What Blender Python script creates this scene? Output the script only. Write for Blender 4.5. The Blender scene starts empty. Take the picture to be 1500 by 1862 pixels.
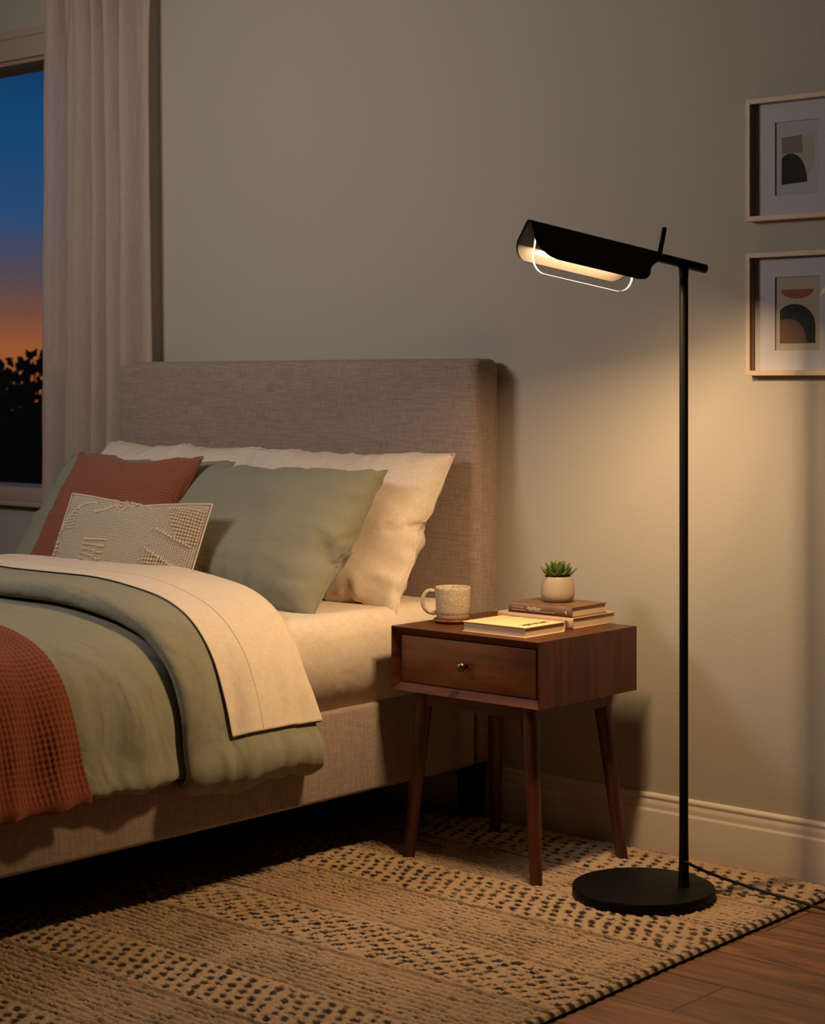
import bpy, bmesh, math, random
import numpy as np
from mathutils import Vector, Matrix, noise as mnoise

random.seed(7); rng = np.random.default_rng(7)
SC = bpy.context.scene
COL = SC.collection
PI = math.pi

# ------------------------------------------------------------------ helpers
def wloc(o):
    v = Vector((0, 0, 0))
    while o is not None:
        v += o.location; o = o.parent
    return v

def tag(o, label=None, cat=None, group=None, kind=None):
    if label: o['label'] = label
    if cat: o['category'] = cat
    if group: o['group'] = group
    if kind: o['kind'] = kind
    return o

def thing(name, loc, label, cat, group=None, rot=None):
    o = bpy.data.objects.new(name, None); COL.objects.link(o)
    o.location = loc; o.empty_display_size = .05
    if rot: o.rotation_euler = rot
    return tag(o, label, cat, group)

def obj(name, V, F, m, parent=None, local=False, smooth=True, uv=None, sharp=None):
    """one mesh object; V in world space unless local"""
    V = np.asarray(V, dtype=float)
    if parent is not None and not local:
        V = V - np.array(wloc(parent))
    me = bpy.data.meshes.new(name)
    me.from_pydata(V.tolist(), [], [list(f) for f in F])
    if smooth:
        me.polygons.foreach_set('use_smooth', [True] * len(me.polygons))
    if uv is not None:
        lay = me.uv_layers.new(name='UVMap')
        li = np.zeros(len(me.loops), dtype=np.int32); me.loops.foreach_get('vertex_index', li)
        lay.data.foreach_set('uv', np.asarray(uv, dtype=np.float32)[li].ravel())
    if m is not None: me.materials.append(m)
    me.update()
    if sharp: me.set_sharp_from_angle(angle=math.radians(sharp))
    o = bpy.data.objects.new(name, me); COL.objects.link(o)
    if parent is not None: o.parent = parent
    return o

def bm_obj(name, bm, m, parent=None, local=False, sharp=35):
    bmesh.ops.recalc_face_normals(bm, faces=bm.faces)
    V = [v.co.copy() for v in bm.verts]
    bm.verts.index_update()
    F = [[v.index for v in f.verts] for f in bm.faces]
    bm.free()
    return obj(name, V, F, m, parent, local, True, None, sharp)

def box_bm(x0, x1, y0, y1, z0, z1, bev=0.0, seg=2, bm=None):
    b = bmesh.new()
    bmesh.ops.create_cube(b, size=1)
    for v in b.verts:
        v.co = Vector((x0 + (v.co.x + .5) * (x1 - x0), y0 + (v.co.y + .5) * (y1 - y0), z0 + (v.co.z + .5) * (z1 - z0)))
    if bev > 0:
        bmesh.ops.bevel(b, geom=b.edges[:], offset=bev, segments=seg, profile=.5, affect='EDGES', clamp_overlap=True)
    if bm is None: return b
    merge(bm, b); return bm

def merge(bm, b):
    mp = [bm.verts.new(v.co) for v in b.verts]
    b.verts.index_update()
    for f in b.faces:
        try: bm.faces.new([mp[v.index] for v in f.verts])
        except ValueError: pass
    b.free()

def grid(P, closed_u=False):
    """P [n,m,3] -> verts, faces"""
    n, m = P.shape[:2]
    idx = np.arange(n * m).reshape(n, m)
    if closed_u: idx = np.vstack([idx, idx[:1]])
    a = idx[:-1, :-1].ravel(); b = idx[1:, :-1].ravel(); c = idx[1:, 1:].ravel(); d = idx[:-1, 1:].ravel()
    return P.reshape(-1, 3), np.stack([a, b, c, d], 1).tolist()

def catmull(P, n, closed=False):
    P = np.asarray(P, float)
    if closed: Q = np.vstack([P[-1:], P, P[:2]]); k = len(P)
    else: Q = np.vstack([2 * P[:1] - P[1:2], P, 2 * P[-1:] - P[-2:-1]]); k = len(P) - 1
    t = np.linspace(0, k, n, endpoint=not closed)
    i = np.minimum(t.astype(int), k - 1); f = (t - i)[:, None]
    p0, p1, p2, p3 = Q[i], Q[i + 1], Q[i + 2], Q[i + 3]
    return .5 * (2 * p1 + (p2 - p0) * f + (2 * p0 - 5 * p1 + 4 * p2 - p3) * f ** 2 + (3 * p1 - p0 - 3 * p2 + p3) * f ** 3)

def arc_resample(P, n):
    d = np.r_[0, np.cumsum(np.linalg.norm(np.diff(P, axis=0), axis=1))]
    t = np.linspace(0, d[-1], n)
    return np.stack([np.interp(t, d, P[:, k]) for k in range(P.shape[1])], 1)

def tube(P, r, seg=16, caps=True):
    """round tube along P with radius r (scalar or per point)"""
    P = np.asarray(P, float); n = len(P)
    R = np.full(n, r) if np.isscalar(r) else np.asarray(r, float)
    T = np.gradient(P, axis=0); T /= np.linalg.norm(T, axis=1)[:, None]
    ref = np.array([0, 0, 1.]) if abs(T[0][2]) < .9 else np.array([1., 0, 0])
    u = np.cross(T[0], ref); u /= np.linalg.norm(u)
    rings = []
    for i in range(n):
        u = u - T[i] * np.dot(u, T[i]); u /= np.linalg.norm(u)
        w = np.cross(T[i], u)
        a = np.linspace(0, 2 * PI, seg, endpoint=False)
        rings.append(P[i] + R[i] * (np.cos(a)[:, None] * u + np.sin(a)[:, None] * w))
    G = np.array(rings)
    V = G.reshape(-1, 3).tolist(); F = []
    for i in range(n - 1):
        for j in range(seg):
            F.append([i * seg + j, i * seg + (j + 1) % seg, (i + 1) * seg + (j + 1) % seg, (i + 1) * seg + j])
    if caps:
        F.append(list(range(seg))[::-1]); F.append([(n - 1) * seg + j for j in range(seg)])
    return V, F

def lathe(prof, c, seg=64):
    """prof list of (r,z) from bottom to top, revolved about c"""
    V = []; F = []; rows = []
    for r, z in prof:
        if r < 1e-6:
            rows.append([len(V)]); V.append((c[0], c[1], c[2] + z))
        else:
            row = []
            for j in range(seg):
                a = 2 * PI * j / seg
                row.append(len(V)); V.append((c[0] + r * math.cos(a), c[1] + r * math.sin(a), c[2] + z))
            rows.append(row)
    for A, B in zip(rows[:-1], rows[1:]):
        for j in range(seg):
            k = (j + 1) % seg
            if len(A) == 1 and len(B) == 1: continue
            if len(A) == 1: F.append([A[0], B[k], B[j]])
            elif len(B) == 1: F.append([A[j], A[k], B[0]])
            else: F.append([A[j], A[k], B[k], B[j]])
    return V, F

def merge_vf(lst):
    V = []; F = []
    for v, f in lst:
        o = len(V); V += [tuple(p) for p in v]; F += [[i + o for i in q] for q in f]
    return V, F

def solidify(o, t, offset=1.0):
    s = o.modifiers.new('Solidify', 'SOLIDIFY'); s.thickness = t; s.offset = offset
    return o

def fbm(x, y, z=0., octv=3, rough=.5):
    """vectorised smooth value noise in [-1,1]"""
    x = np.asarray(x, float); y = np.asarray(y, float); tot = np.zeros(np.broadcast(x, y).shape); a = 1.; s = 0.
    for o in range(octv):
        X = x * 2 ** o + 17.3 * o + z * 3.1; Y = y * 2 ** o + 9.7 * o + z * 7.7
        xi = np.floor(X).astype(np.int64); yi = np.floor(Y).astype(np.int64)
        fx = X - xi; fy = Y - yi
        fx = fx * fx * fx * (fx * (fx * 6 - 15) + 10); fy = fy * fy * fy * (fy * (fy * 6 - 15) + 10)
        def h(i, j):
            n = (i * 374761393 + j * 668265263 + o * 1274126177) & 0xffffffff
            n = ((n ^ (n >> 13)) * 1274126177) & 0xffffffff
            n = n ^ (n >> 16)
            return (n & 0xffff) / 32767.5 - 1
        v = (h(xi, yi) * (1 - fx) + h(xi + 1, yi) * fx) * (1 - fy) + (h(xi, yi + 1) * (1 - fx) + h(xi + 1, yi + 1) * fx) * fy
        tot += a * v; s += a; a *= rough
    return tot / s

def smooth01(x, a, b):
    t = np.clip((np.asarray(x, float) - a) / (b - a), 0, 1)
    return t * t * (3 - 2 * t)

# ------------------------------------------------------------------ materials
def lin(c):
    return tuple(((v / 255 / 12.92) if v / 255 <= .04045 else ((v / 255 + .055) / 1.055) ** 2.4) for v in c) + (1,)

class M:
    def __init__(s, name):
        s.m = bpy.data.materials.new(name); s.m.use_nodes = True
        s.t = s.m.node_tree; s.b = s.t.nodes['Principled BSDF']; s.out = s.t.nodes['Material Output']
        s.tc = s.n('ShaderNodeTexCoord')
    def n(s, typ, **kw):
        nd = s.t.nodes.new(typ)
        for k, v in kw.items():
            if k.startswith('i_'): s.set(nd, k[2:].replace('_', ' '), v)
            else: setattr(nd, k, v)
        return nd
    def set(s, nd, k, v):
        if isinstance(k, int): sock = nd.inputs[k]
        else: sock = nd.inputs[k]
        if hasattr(v, 'is_output'): s.t.links.new(v, sock)
        else: sock.default_value = v
    def base(s, c=None, rough=None, **kw):
        if c is not None: s.set(s.b, 'Base Color', c)
        if rough is not None: s.set(s.b, 'Roughness', rough)
        for k, v in kw.items(): s.set(s.b, k.replace('_', ' '), v)
        return s
    def map(s, src, scale, rot=(0, 0, 0), loc=(0, 0, 0)):
        mp = s.n('ShaderNodeMapping'); s.set(mp, 'Vector', s.tc.outputs[src])
        mp.inputs['Scale'].default_value = scale; mp.inputs['Rotation'].default_value = rot; mp.inputs['Location'].default_value = loc
        return mp.outputs[0]
    def noise(s, vec, scale=1, detail=2, rough=.5, dist=0):
        nd = s.n('ShaderNodeTexNoise'); s.set(nd, 'Vector', vec)
        nd.inputs['Scale'].default_value = scale; nd.inputs['Detail'].default_value = detail
        nd.inputs['Roughness'].default_value = rough; nd.inputs['Distortion'].default_value = dist
        return nd.outputs[0]
    def math(s, op, a, b=None, c=None):
        nd = s.n('ShaderNodeMath', operation=op)
        s.set(nd, 0, a)
        if b is not None: s.set(nd, 1, b)
        if c is not None: s.set(nd, 2, c)
        return nd.outputs[0]
    def ramp(s, fac, stops):
        nd = s.n('ShaderNodeValToRGB'); s.set(nd, 'Fac', fac)
        e = nd.color_ramp.elements
        while len(e) < len(stops): e.new(.5)
        for k, (p, c) in enumerate(stops):
            e[k].position = p; e[k].color = c if hasattr(c, '__len__') else (c, c, c, 1)
        return nd.outputs[0]
    def mix(s, fac, a, b):
        nd = s.n('ShaderNodeMix', data_type='RGBA')
        s.set(nd, 0, fac); s.set(nd, 6, a); s.set(nd, 7, b)
        return nd.outputs[2]
    def bump(s, h, dist=.002, strength=1., prev=None):
        nd = s.n('ShaderNodeBump'); s.set(nd, 'Height', h)
        nd.inputs['Distance'].default_value = dist; nd.inputs['Strength'].default_value = strength
        if prev is not None: s.set(nd, 'Normal', prev)
        s.set(s.b, 'Normal', nd.outputs[0])
        return nd.outputs[0]

def simple(name, c, rough=.5, **kw):
    return M(name).base(c, rough, **kw).m

def linen(name, c1, c2, src='UV', thread=420, wr=.003, wscale=7., rough=.9, fine=.0004, sheen=.15, stretch=(1, 1, 1)):
    k = M(name)
    if src == 'UV':
        a = k.noise(k.map('UV', (thread * .08, thread, 1)), 1, 2); b = k.noise(k.map('UV', (thread, thread * .08, 1)), 1, 2)
    else:
        a = k.noise(k.map('Object', (thread * .06, thread * .06, thread)), 1, 2); b = k.noise(k.map('Object', (thread, thread, thread * .06)), 1, 2)
    s = k.math('MULTIPLY', k.math('ADD', a, b), .5)
    k.base(k.mix(k.ramp(s, [(.36, 0.), (.64, 1.)]), c1, c2), rough)
    k.base(Sheen_Weight=sheen, Sheen_Roughness=.5)
    k.b.inputs['Specular IOR Level'].default_value = .15
    w = k.noise(k.map(src, tuple(wscale * q for q in stretch)), 1, 2.5, .42, .5)
    n1 = k.bump(w, wr, 1.)
    k.bump(s, fine, 1., n1)
    return k.m

MAT = {}
MAT['headboard'] = linen('headboard_linen', lin((134, 113, 101)), lin((164, 143, 130)), 'Object', 400, .0012, 5, fine=.0003)
MAT['sheet'] = linen('sheet_cotton', lin((208, 188, 166)), lin((224, 206, 185)), 'UV', 500, .008, 8, fine=.0002)
MAT['pillow_white'] = linen('white_pillowcase_linen', lin((207, 188, 168)), lin((225, 207, 187)), 'UV', 420, .008, 9, fine=.0002, stretch=(.6, 1.3, 1))
MAT['sage'] = linen('sage_linen', lin((131, 127, 108)), lin((138, 134, 115)), 'UV', 420, .012, 8, fine=.0003, stretch=(.6, 1.4, 1))
MAT['sage_duvet'] = linen('sage_duvet_linen', lin((129, 124, 105)), lin((139, 134, 114)), 'UV', 420, .024, 8, fine=.0003, stretch=(1.5, .7, 1))
MAT['curtain'] = None

def wall_mat():
    k = M('wall_paint')
    n = k.noise(k.map('Object', (1, 1, 1)), 130, 3, .6)
    g = k.noise(k.map('Object', (1, 1, 1)), 1.2, 2)
    k.base(k.mix(g, lin((171, 161, 147)), lin((177, 167, 153))), .75)
    k.b.inputs['Specular IOR Level'].default_value = .25
    k.bump(n, .0009, .7)
    return k.m
MAT['wall'] = wall_mat()
MAT['trim'] = simple('trim_paint', lin((212, 198, 184)), .45)
MAT['window_trim'] = simple('window_trim_sunset_tint', lin((170, 148, 133)), .45)  # trim with dim, reddish sunset light put into its colour
MAT['ceiling'] = simple('ceiling_paint', lin((200, 192, 178)), .9)

def floor_mat():
    k = M('oak_plank_floor')
    g = k.tc.outputs['Object']
    sep = k.n('ShaderNodeSeparateXYZ'); k.set(sep, 0, g)
    pw = .193
    yy = k.math('DIVIDE', k.math('ADD', sep.outputs[1], 1.0175 + pw * 40), pw)
    row = k.math('FLOOR', yy)
    sh_ = k.math('FRACT', k.math('MULTIPLY', row, .37))
    xs = k.math('DIVIDE', k.math('ADD', sep.outputs[0], k.math('MULTIPLY_ADD', sh_, 1.25, .784)), 1.25)
    cx = k.math('FLOOR', xs)
    fy = k.math('FRACT', yy); fx = k.math('FRACT', xs)
    ey = k.math('MINIMUM', fy, k.math('SUBTRACT', 1., fy)); ex = k.math('MINIMUM', fx, k.math('SUBTRACT', 1., fx))
    seam = k.math('MAXIMUM', k.math('LESS_THAN', ey, .0085), k.math('LESS_THAN', ex, .0014))
    cmb = k.n('ShaderNodeCombineXYZ'); k.set(cmb, 0, cx); k.set(cmb, 1, row)
    wn2 = k.n('ShaderNodeTexWhiteNoise', noise_dimensions='2D'); k.set(wn2, 'Vector', cmb.outputs[0])
    off = k.n('ShaderNodeVectorMath', operation='MULTIPLY_ADD'); k.set(off, 0, wn2.outputs[1]); off.inputs[1].default_value = (7, 7, 7); k.set(off, 2, g)
    mp = k.n('ShaderNodeMapping'); k.set(mp, 'Vector', off.outputs[0]); mp.inputs['Scale'].default_value = (1.1, 13, 1)
    gr = k.noise(mp.outputs[0], 2.2, 6, .62, 1.4)
    mp2 = k.n('ShaderNodeMapping'); k.set(mp2, 'Vector', off.outputs[0]); mp2.inputs['Scale'].default_value = (3, 120, 1)
    fi = k.noise(mp2.outputs[0], 2, 3, .6)
    c = k.ramp(gr, [(.34, lin((74, 45, 28))), (.5, lin((126, 82, 53))), (.66, lin((160, 108, 72)))])
    c = k.mix(k.math('MULTIPLY', fi, .45), c, lin((92, 62, 42)))
    c = k.mix(k.math('MULTIPLY', wn2.outputs[0], .5), c, lin((98, 66, 45)))
    c = k.mix(seam, c, lin((40, 24, 17)))
    k.base(c, .42)
    k.set(k.b, 'Roughness', k.ramp(fi, [(0, .36), (1, .52)]))
    h = k.math('SUBTRACT', k.math('MULTIPLY', fi, .3), seam)
    k.bump(h, .0012, .6)
    return k.m
MAT['floor'] = floor_mat()

def wood(name, dark, mid, light, scale=(1, 14, 14), rough=.38, src='Object'):
    k = M(name)
    v = k.map(src, scale)
    g = k.noise(v, 1.6, 5, .6, 1.2)
    f = k.noise(k.map(src, tuple(q * 7 for q in scale)), 1.5, 2)
    c = k.ramp(g, [(.3, dark), (.5, mid), (.72, light)])
    c = k.mix(k.math('MULTIPLY', f, .35), c, dark)
    k.base(c, rough)
    k.bump(f, .0003, .5)
    return k.m
wal = (lin((48, 21, 9)), lin((80, 38, 16)), lin((100, 51, 22)))
MAT['walnut_x'] = wood('walnut_along_x', *wal, scale=(1.5, 16, 16))
MAT['walnut_z'] = wood('walnut_along_z', *wal, scale=(16, 16, 1.5))
MAT['walnut_draw'] = wood('walnut_drawer', lin((80, 39, 15)), lin((112, 58, 23)), lin((134, 75, 32)), scale=(1.8, 16, 12))
MAT['frame_oak'] = wood('pale_frame_wood', lin((186, 160, 130)), lin((200, 174, 144)), lin((210, 186, 156)), scale=(6, 6, 6), rough=.5)
MAT['coaster'] = wood('coaster_wood', lin((96, 54, 30)), lin((132, 78, 46)), lin((152, 94, 58)), scale=(8, 40, 8))
MAT['black'] = simple('black_powder_coat', lin((12, 11, 10)), .5, Specular_IOR_Level=.12)
MAT['black_in'] = simple('shade_inside', lin((22, 17, 13)), .55)
MAT['cord'] = simple('cord_black', lin((14, 12, 11)), .8)
MAT['bedleg'] = simple('bed_leg_black', lin((18, 15, 13)), .5)
MAT['brass'] = simple('aged_brass', lin((120, 100, 72)), .3, Metallic=1.)

# ------------------------------------------------------------------ camera
TH = math.radians(41.4); FPX = 3422.
cam = bpy.data.cameras.new('camera'); co = bpy.data.objects.new('camera', cam); COL.objects.link(co)
co.location = (2.72, -4.036, 1.2); co.rotation_euler = (PI / 2, 0, TH)
cam.sensor_fit = 'HORIZONTAL'; cam.sensor_width = 36; cam.lens = FPX / 1500 * 36
cam.shift_y = -(931 - 695) / 1500.
cam.dof.use_dof = True; cam.dof.focus_distance = 4.35; cam.dof.aperture_fstop = 9
cam.clip_end = 200
SC.camera = co

# ------------------------------------------------------------------ room shell
X0, X1, Y0, Y1, ZC = -4.3, 3.7, -5.2, 0.0, 2.75
def slab(name, x0, x1, y0, y1, z0, z1, m):
    return tag(bm_obj(name, box_bm(x0, x1, y0, y1, z0, z1), m), kind='structure')
slab('floor', X0 - .15, X1 + .15, Y0 - .15, Y1 + .15, -.1, 0, MAT['floor'])
slab('ceiling', X0 - .15, X1 + .15, Y0 - .15, Y1 + .15, ZC, ZC + .1, MAT['ceiling'])
slab('wall_left', X0 - .15, X0, Y0, Y1, 0, ZC, MAT['wall'])
slab('wall_right', X1, X1 + .15, Y0, Y1, 0, ZC, MAT['wall'])
slab('wall_front', X0, X1, Y0 - .15, Y0, 0, ZC, MAT['wall'])
# back wall with the window hole
WX0, WX1, WZ0, WZ1 = -3.75, -2.36, .834, 2.316
bm = bmesh.new()
for a in ((X0, WX0, 0, ZC), (WX1, X1, 0, ZC), (WX0, WX1, 0, WZ0 - .03), (WX0, WX1, WZ1 + .03, ZC)):
    box_bm(a[0], a[1], 0, .15, a[2], a[3], bm=bm)
tag(bm_obj('wall_back', bm, MAT['wall']), kind='structure')
# window: casing, jamb frame, glass
w1 = thing('window_1', ((WX0 + WX1) / 2, 0, WZ0), None, None); w1['kind'] = 'structure'
bm = bmesh.new()
box_bm(WX0 - .09, WX1 + .09, -.022, .0, WZ1 + .012, WZ1 + .105, .004, 2, bm)
box_bm(WX0 - .10, WX1 + .10, -.030, .0, WZ1 + .085, WZ1 + .112, .004, 2, bm)
box_bm(WX0 - .09, WX0 - .0, -.022, .0, WZ0, WZ1 + .012, .004, 2, bm)
box_bm(WX1 + .0, WX1 + .09, -.022, .0, WZ0, WZ1 + .012, .004, 2, bm)
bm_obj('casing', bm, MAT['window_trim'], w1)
bm = bmesh.new()
box_bm(WX0 - .11, WX1 + .11, -.035, .0, WZ0 - .066, WZ0 - .048, .004, 2, bm)
box_bm(WX0 - .09, WX1 + .09, -.02, .0, WZ0 - .048, WZ0 - .0, .003, 2, bm)
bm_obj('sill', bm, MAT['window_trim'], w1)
bm = bmesh.new()
box_bm(WX0, WX1, .0, .15, WZ1, WZ1 + .03, 0, 1, bm); box_bm(WX0, WX1, .0, .15, WZ0 - .03, WZ0, 0, 1, bm)
box_bm(WX0, WX0 + .03, .05, .10, WZ0, WZ1, .003, 1, bm); box_bm(WX1 - .03, WX1, .05, .10, WZ0, WZ1, .003, 1, bm)
box_bm(-3.075, -3.035, .05, .10, WZ0, WZ1, .003, 1, bm)
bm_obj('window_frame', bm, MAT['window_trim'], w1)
k = M('window_glass')
tr = k.n('ShaderNodeBsdfTransparent'); gl = k.n('ShaderNodeBsdfGlossy'); gl.inputs['Roughness'].default_value = .02
mx = k.n('ShaderNodeMixShader'); mx.inputs[0].default_value = .03
k.t.links.new(tr.outputs[0], mx.inputs[1]); k.t.links.new(gl.outputs[0], mx.inputs[2]); k.t.links.new(mx.outputs[0], k.out.inputs[0])
MAT['glass'] = k.m
bm_obj('pane', box_bm(WX0 + .02, WX1 - .02, .072, .078, WZ0, WZ1), MAT['glass'], w1)

# baseboard with an ogee top
def baseboard(name, x0, x1):
    pr = [(0, 0), (-.016, 0), (-.016, .100), (-.0155, .1035), (-.0125, .1055), (-.012, .110), (-.0125, .117), (-.0115, .124), (-.0085, .129), (-.0085, .1315),
          (-.0105, .135), (-.0105, .139), (-.008, .143), (-.004, .1455), (0, .146)]
    pr = np.array(pr)
    P = np.zeros((2, len(pr), 3)); P[:, :, 1] = pr[:, 0]; P[:, :, 2] = pr[:, 1]; P[0, :, 0] = x0; P[1, :, 0] = x1
    V, F = grid(P)
    F += [list(range(len(pr))), [len(pr) + i for i in range(len(pr))][::-1]]
    return tag(obj(name, V, F, MAT['trim'], smooth=True, sharp=50), kind='structure')
baseboard('baseboard_back', X0, X1)

# ------------------------------------------------------------------ outside: dusk sky and trees
W = bpy.data.worlds.new('dusk_sky'); SC.world = W; W.use_nodes = True
t = W.node_tree; bg = t.nodes['Background']
tc = t.nodes.new('ShaderNodeTexCoord'); sp = t.nodes.new('ShaderNodeSeparateXYZ'); t.links.new(tc.outputs['Generated'], sp.inputs[0])
ma = t.nodes.new('ShaderNodeMath'); ma.operation = 'MULTIPLY_ADD'; ma.inputs[1].default_value = 1.5; ma.inputs[2].default_value = .2
t.links.new(sp.outputs[2], ma.inputs[0])
rp = t.nodes.new('ShaderNodeValToRGB'); t.links.new(ma.outputs[0], rp.inputs[0])
stops = [(.0, lin((10, 8, 8))), (.10, lin((30, 18, 12))), (.185, lin((150, 82, 42))), (.225, lin((156, 88, 48))), (.25, lin((120, 76, 58))), (.285, lin((82, 72, 82))),
         (.33, lin((40, 74, 116))), (.40, lin((18, 70, 116))), (.455, lin((16, 52, 96))), (.75, lin((12, 34, 70)))]
e = rp.color_ramp.elements
while len(e) < len(stops): e.new(.5)
for q, (p, c) in enumerate(stops): e[q].position = p; e[q].color = c
t.links.new(rp.outputs[0], bg.inputs[0]); bg.inputs[1].default_value = 1.0

MAT['leafdark'] = simple('dusk_foliage', lin((26, 22, 22)), .9)
MAT['bark'] = simple('dusk_bark', lin((30, 22, 18)), .9)
def tree(cx, cy, top, rad, label, seed):
    r = random.Random(seed)
    root = thing('tree', (cx, cy, -3.0), label, 'tree', 'trees beyond the window')
    V = []; F = []
    for q in range(7500):
        while True:
            p = Vector((r.uniform(-1, 1), r.uniform(-1, 1), r.uniform(-1, 1)))
            if p.length < 1: break
        lump = .82 + .25 * mnoise.noise(p.normalized() * 2.3 + Vector((seed, 0, 0)))
        if mnoise.noise(p * 3.2 + Vector((seed * 3, 0, 0))) < -.25 and r.random() < .9: continue
        c = Vector((cx + p.x * rad * lump, cy + p.y * rad * lump, top - 1.5 * rad + p.z * rad * 1.5 * lump))
        s = r.uniform(.035, .075)
        a = Vector((r.uniform(-1, 1), r.uniform(-1, 1), r.uniform(-1, 1))).normalized(); b = a.orthogonal().normalized()
        o = len(V); V += [c - a * s, c + b * s * .5, c + a * s, c - b * s * .5]; F.append([o, o + 1, o + 2, o + 3])
    obj('foliage', V, F, MAT['leafdark'], root, smooth=False)
    tv, tf = tube([(cx, cy, -3), (cx + .05, cy, -1), (cx, cy + .03, top - 1.3 * rad)], [.14, .11, .05], 10)
    obj('trunk', tv, tf, MAT['bark'], root)
tree(-9.1, 4.9, 1.62, 1.0, 'dark bushy tree against the dusk sky, nearer of those seen through the window', 3)
tree(-11.9, 6.3, 1.66, 1.1, 'dark tree farther off at the left border of the window view', 5)

# ------------------------------------------------------------------ curtain
def curtain():
    k = M('curtain_linen')
    a = k.noise(k.map('UV', (40, 420, 1)), 1, 2); b = k.noise(k.map('UV', (420, 25, 1)), 1, 2)
    s = k.math('MULTIPLY', k.math('ADD', a, b), .5)
    c = k.mix(k.ramp(s, [(.35, 0.), (.65, 1.)]), lin((204, 182, 166)), lin((220, 198, 182)))
    df = k.n('ShaderNodeBsdfDiffuse'); k.set(df, 0, c); tl = k.n('ShaderNodeBsdfTranslucent'); k.set(tl, 0, c)
    tp = k.n('ShaderNodeBsdfTransparent')
    m1 = k.n('ShaderNodeMixShader'); m1.inputs[0].default_value = .38
    k.t.links.new(df.outputs[0], m1.inputs[1]); k.t.links.new(tl.outputs[0], m1.inputs[2])
    m2 = k.n('ShaderNodeMixShader'); m2.inputs[0].default_value = .10
    k.t.links.new(m1.outputs[0], m2.inputs[1]); k.t.links.new(tp.outputs[0], m2.inputs[2]); k.t.links.new(m2.outputs[0], k.out.inputs[0])
    n, m = 360, 120
    u = np.linspace(0, 1, n)[:, None]; z = np.linspace(.03, 2.60, m)[None, :]
    zz = (z - .03) / 2.57
    # fold phase: uneven pleats
    ph = u * 5.2 + .26 * np.sin(u * 9.0 + .6) + .10 * np.sin(u * 21 + 1.3)
    ph = ph + .10 * fbm(u * 5 + 0 * z, z * .9 + 0 * u, 2.) * (1 - zz)
    amp = .040 + .018 * fbm(u * 6 + 0 * z, z * .5 + 0 * u, 5.) - .010 * zz
    w = np.sin(2 * PI * ph)
    y = -.082 + amp * .85 * (w + .28 * np.sin(4 * PI * ph + 1.)) + .006 * fbm(u * 30 + 0 * z, z * 3 + 0 * u, 1.)
    spread = 1 - .045 * zz ** 2
    x = -2.437 + .535 * (u - .0) * spread + .012 * np.cos(2 * PI * ph) + .0 * z
    # pinched pleats towards the heading
    pin = smooth01(zz, .86, 1.)
    y = y + pin * .018 * np.sin(2 * PI * ph * 2)
    y = np.maximum(y, -.118) * 1.0 + .0 * z
    # squeezed flat between the headboard and the wall lower down
    fl = (1 - smooth01(z, 1.14, 1.25)) * smooth01(x + 0 * z, -2.02, -1.98)
    y = y * (1 - fl) + fl * (-.0065 + .0035 * w)
    P = np.stack([x + 0 * z, y, z + 0 * u], 2)
    V, F = grid(P)
    uv = np.stack([(u * .9 + 0 * z).ravel(), (z + 0 * u).ravel()], 1)
    root = thing('curtain', (-2.15, -.105, .03), 'long beige linen curtain hanging in folds beside the dusk window', 'curtain')
    o = obj('curtain_panel', V, F, k.m, root, uv=uv)
    hv, hf = [], []
    # side hem, a doubled strip along the right edge
    hu = slice(n - 14, n)
    H = P[hu].copy(); H[:, :, 1] -= .0035
    V2, F2 = grid(H); obj('side_hem', V2, F2, k.m, root, uv=uv.reshape(n, m, 2)[hu].reshape(-1, 2))
    return root
curtain()
rt = thing('curtain_rod', (-2.6, -.105, 2.6), 'black curtain rod above the window, over the beige curtain', 'curtain rod')
v, f = tube([(-3.9, -.105, 2.615), (-1.78, -.105, 2.615)], .012, 16); obj('rod', v, f, MAT['black'], rt)
for x in (-3.7, -1.82):
    obj('bracket', *tube([(x, 0, 2.615), (x, -.105, 2.615)], .008, 10), MAT['black'], rt)

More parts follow.
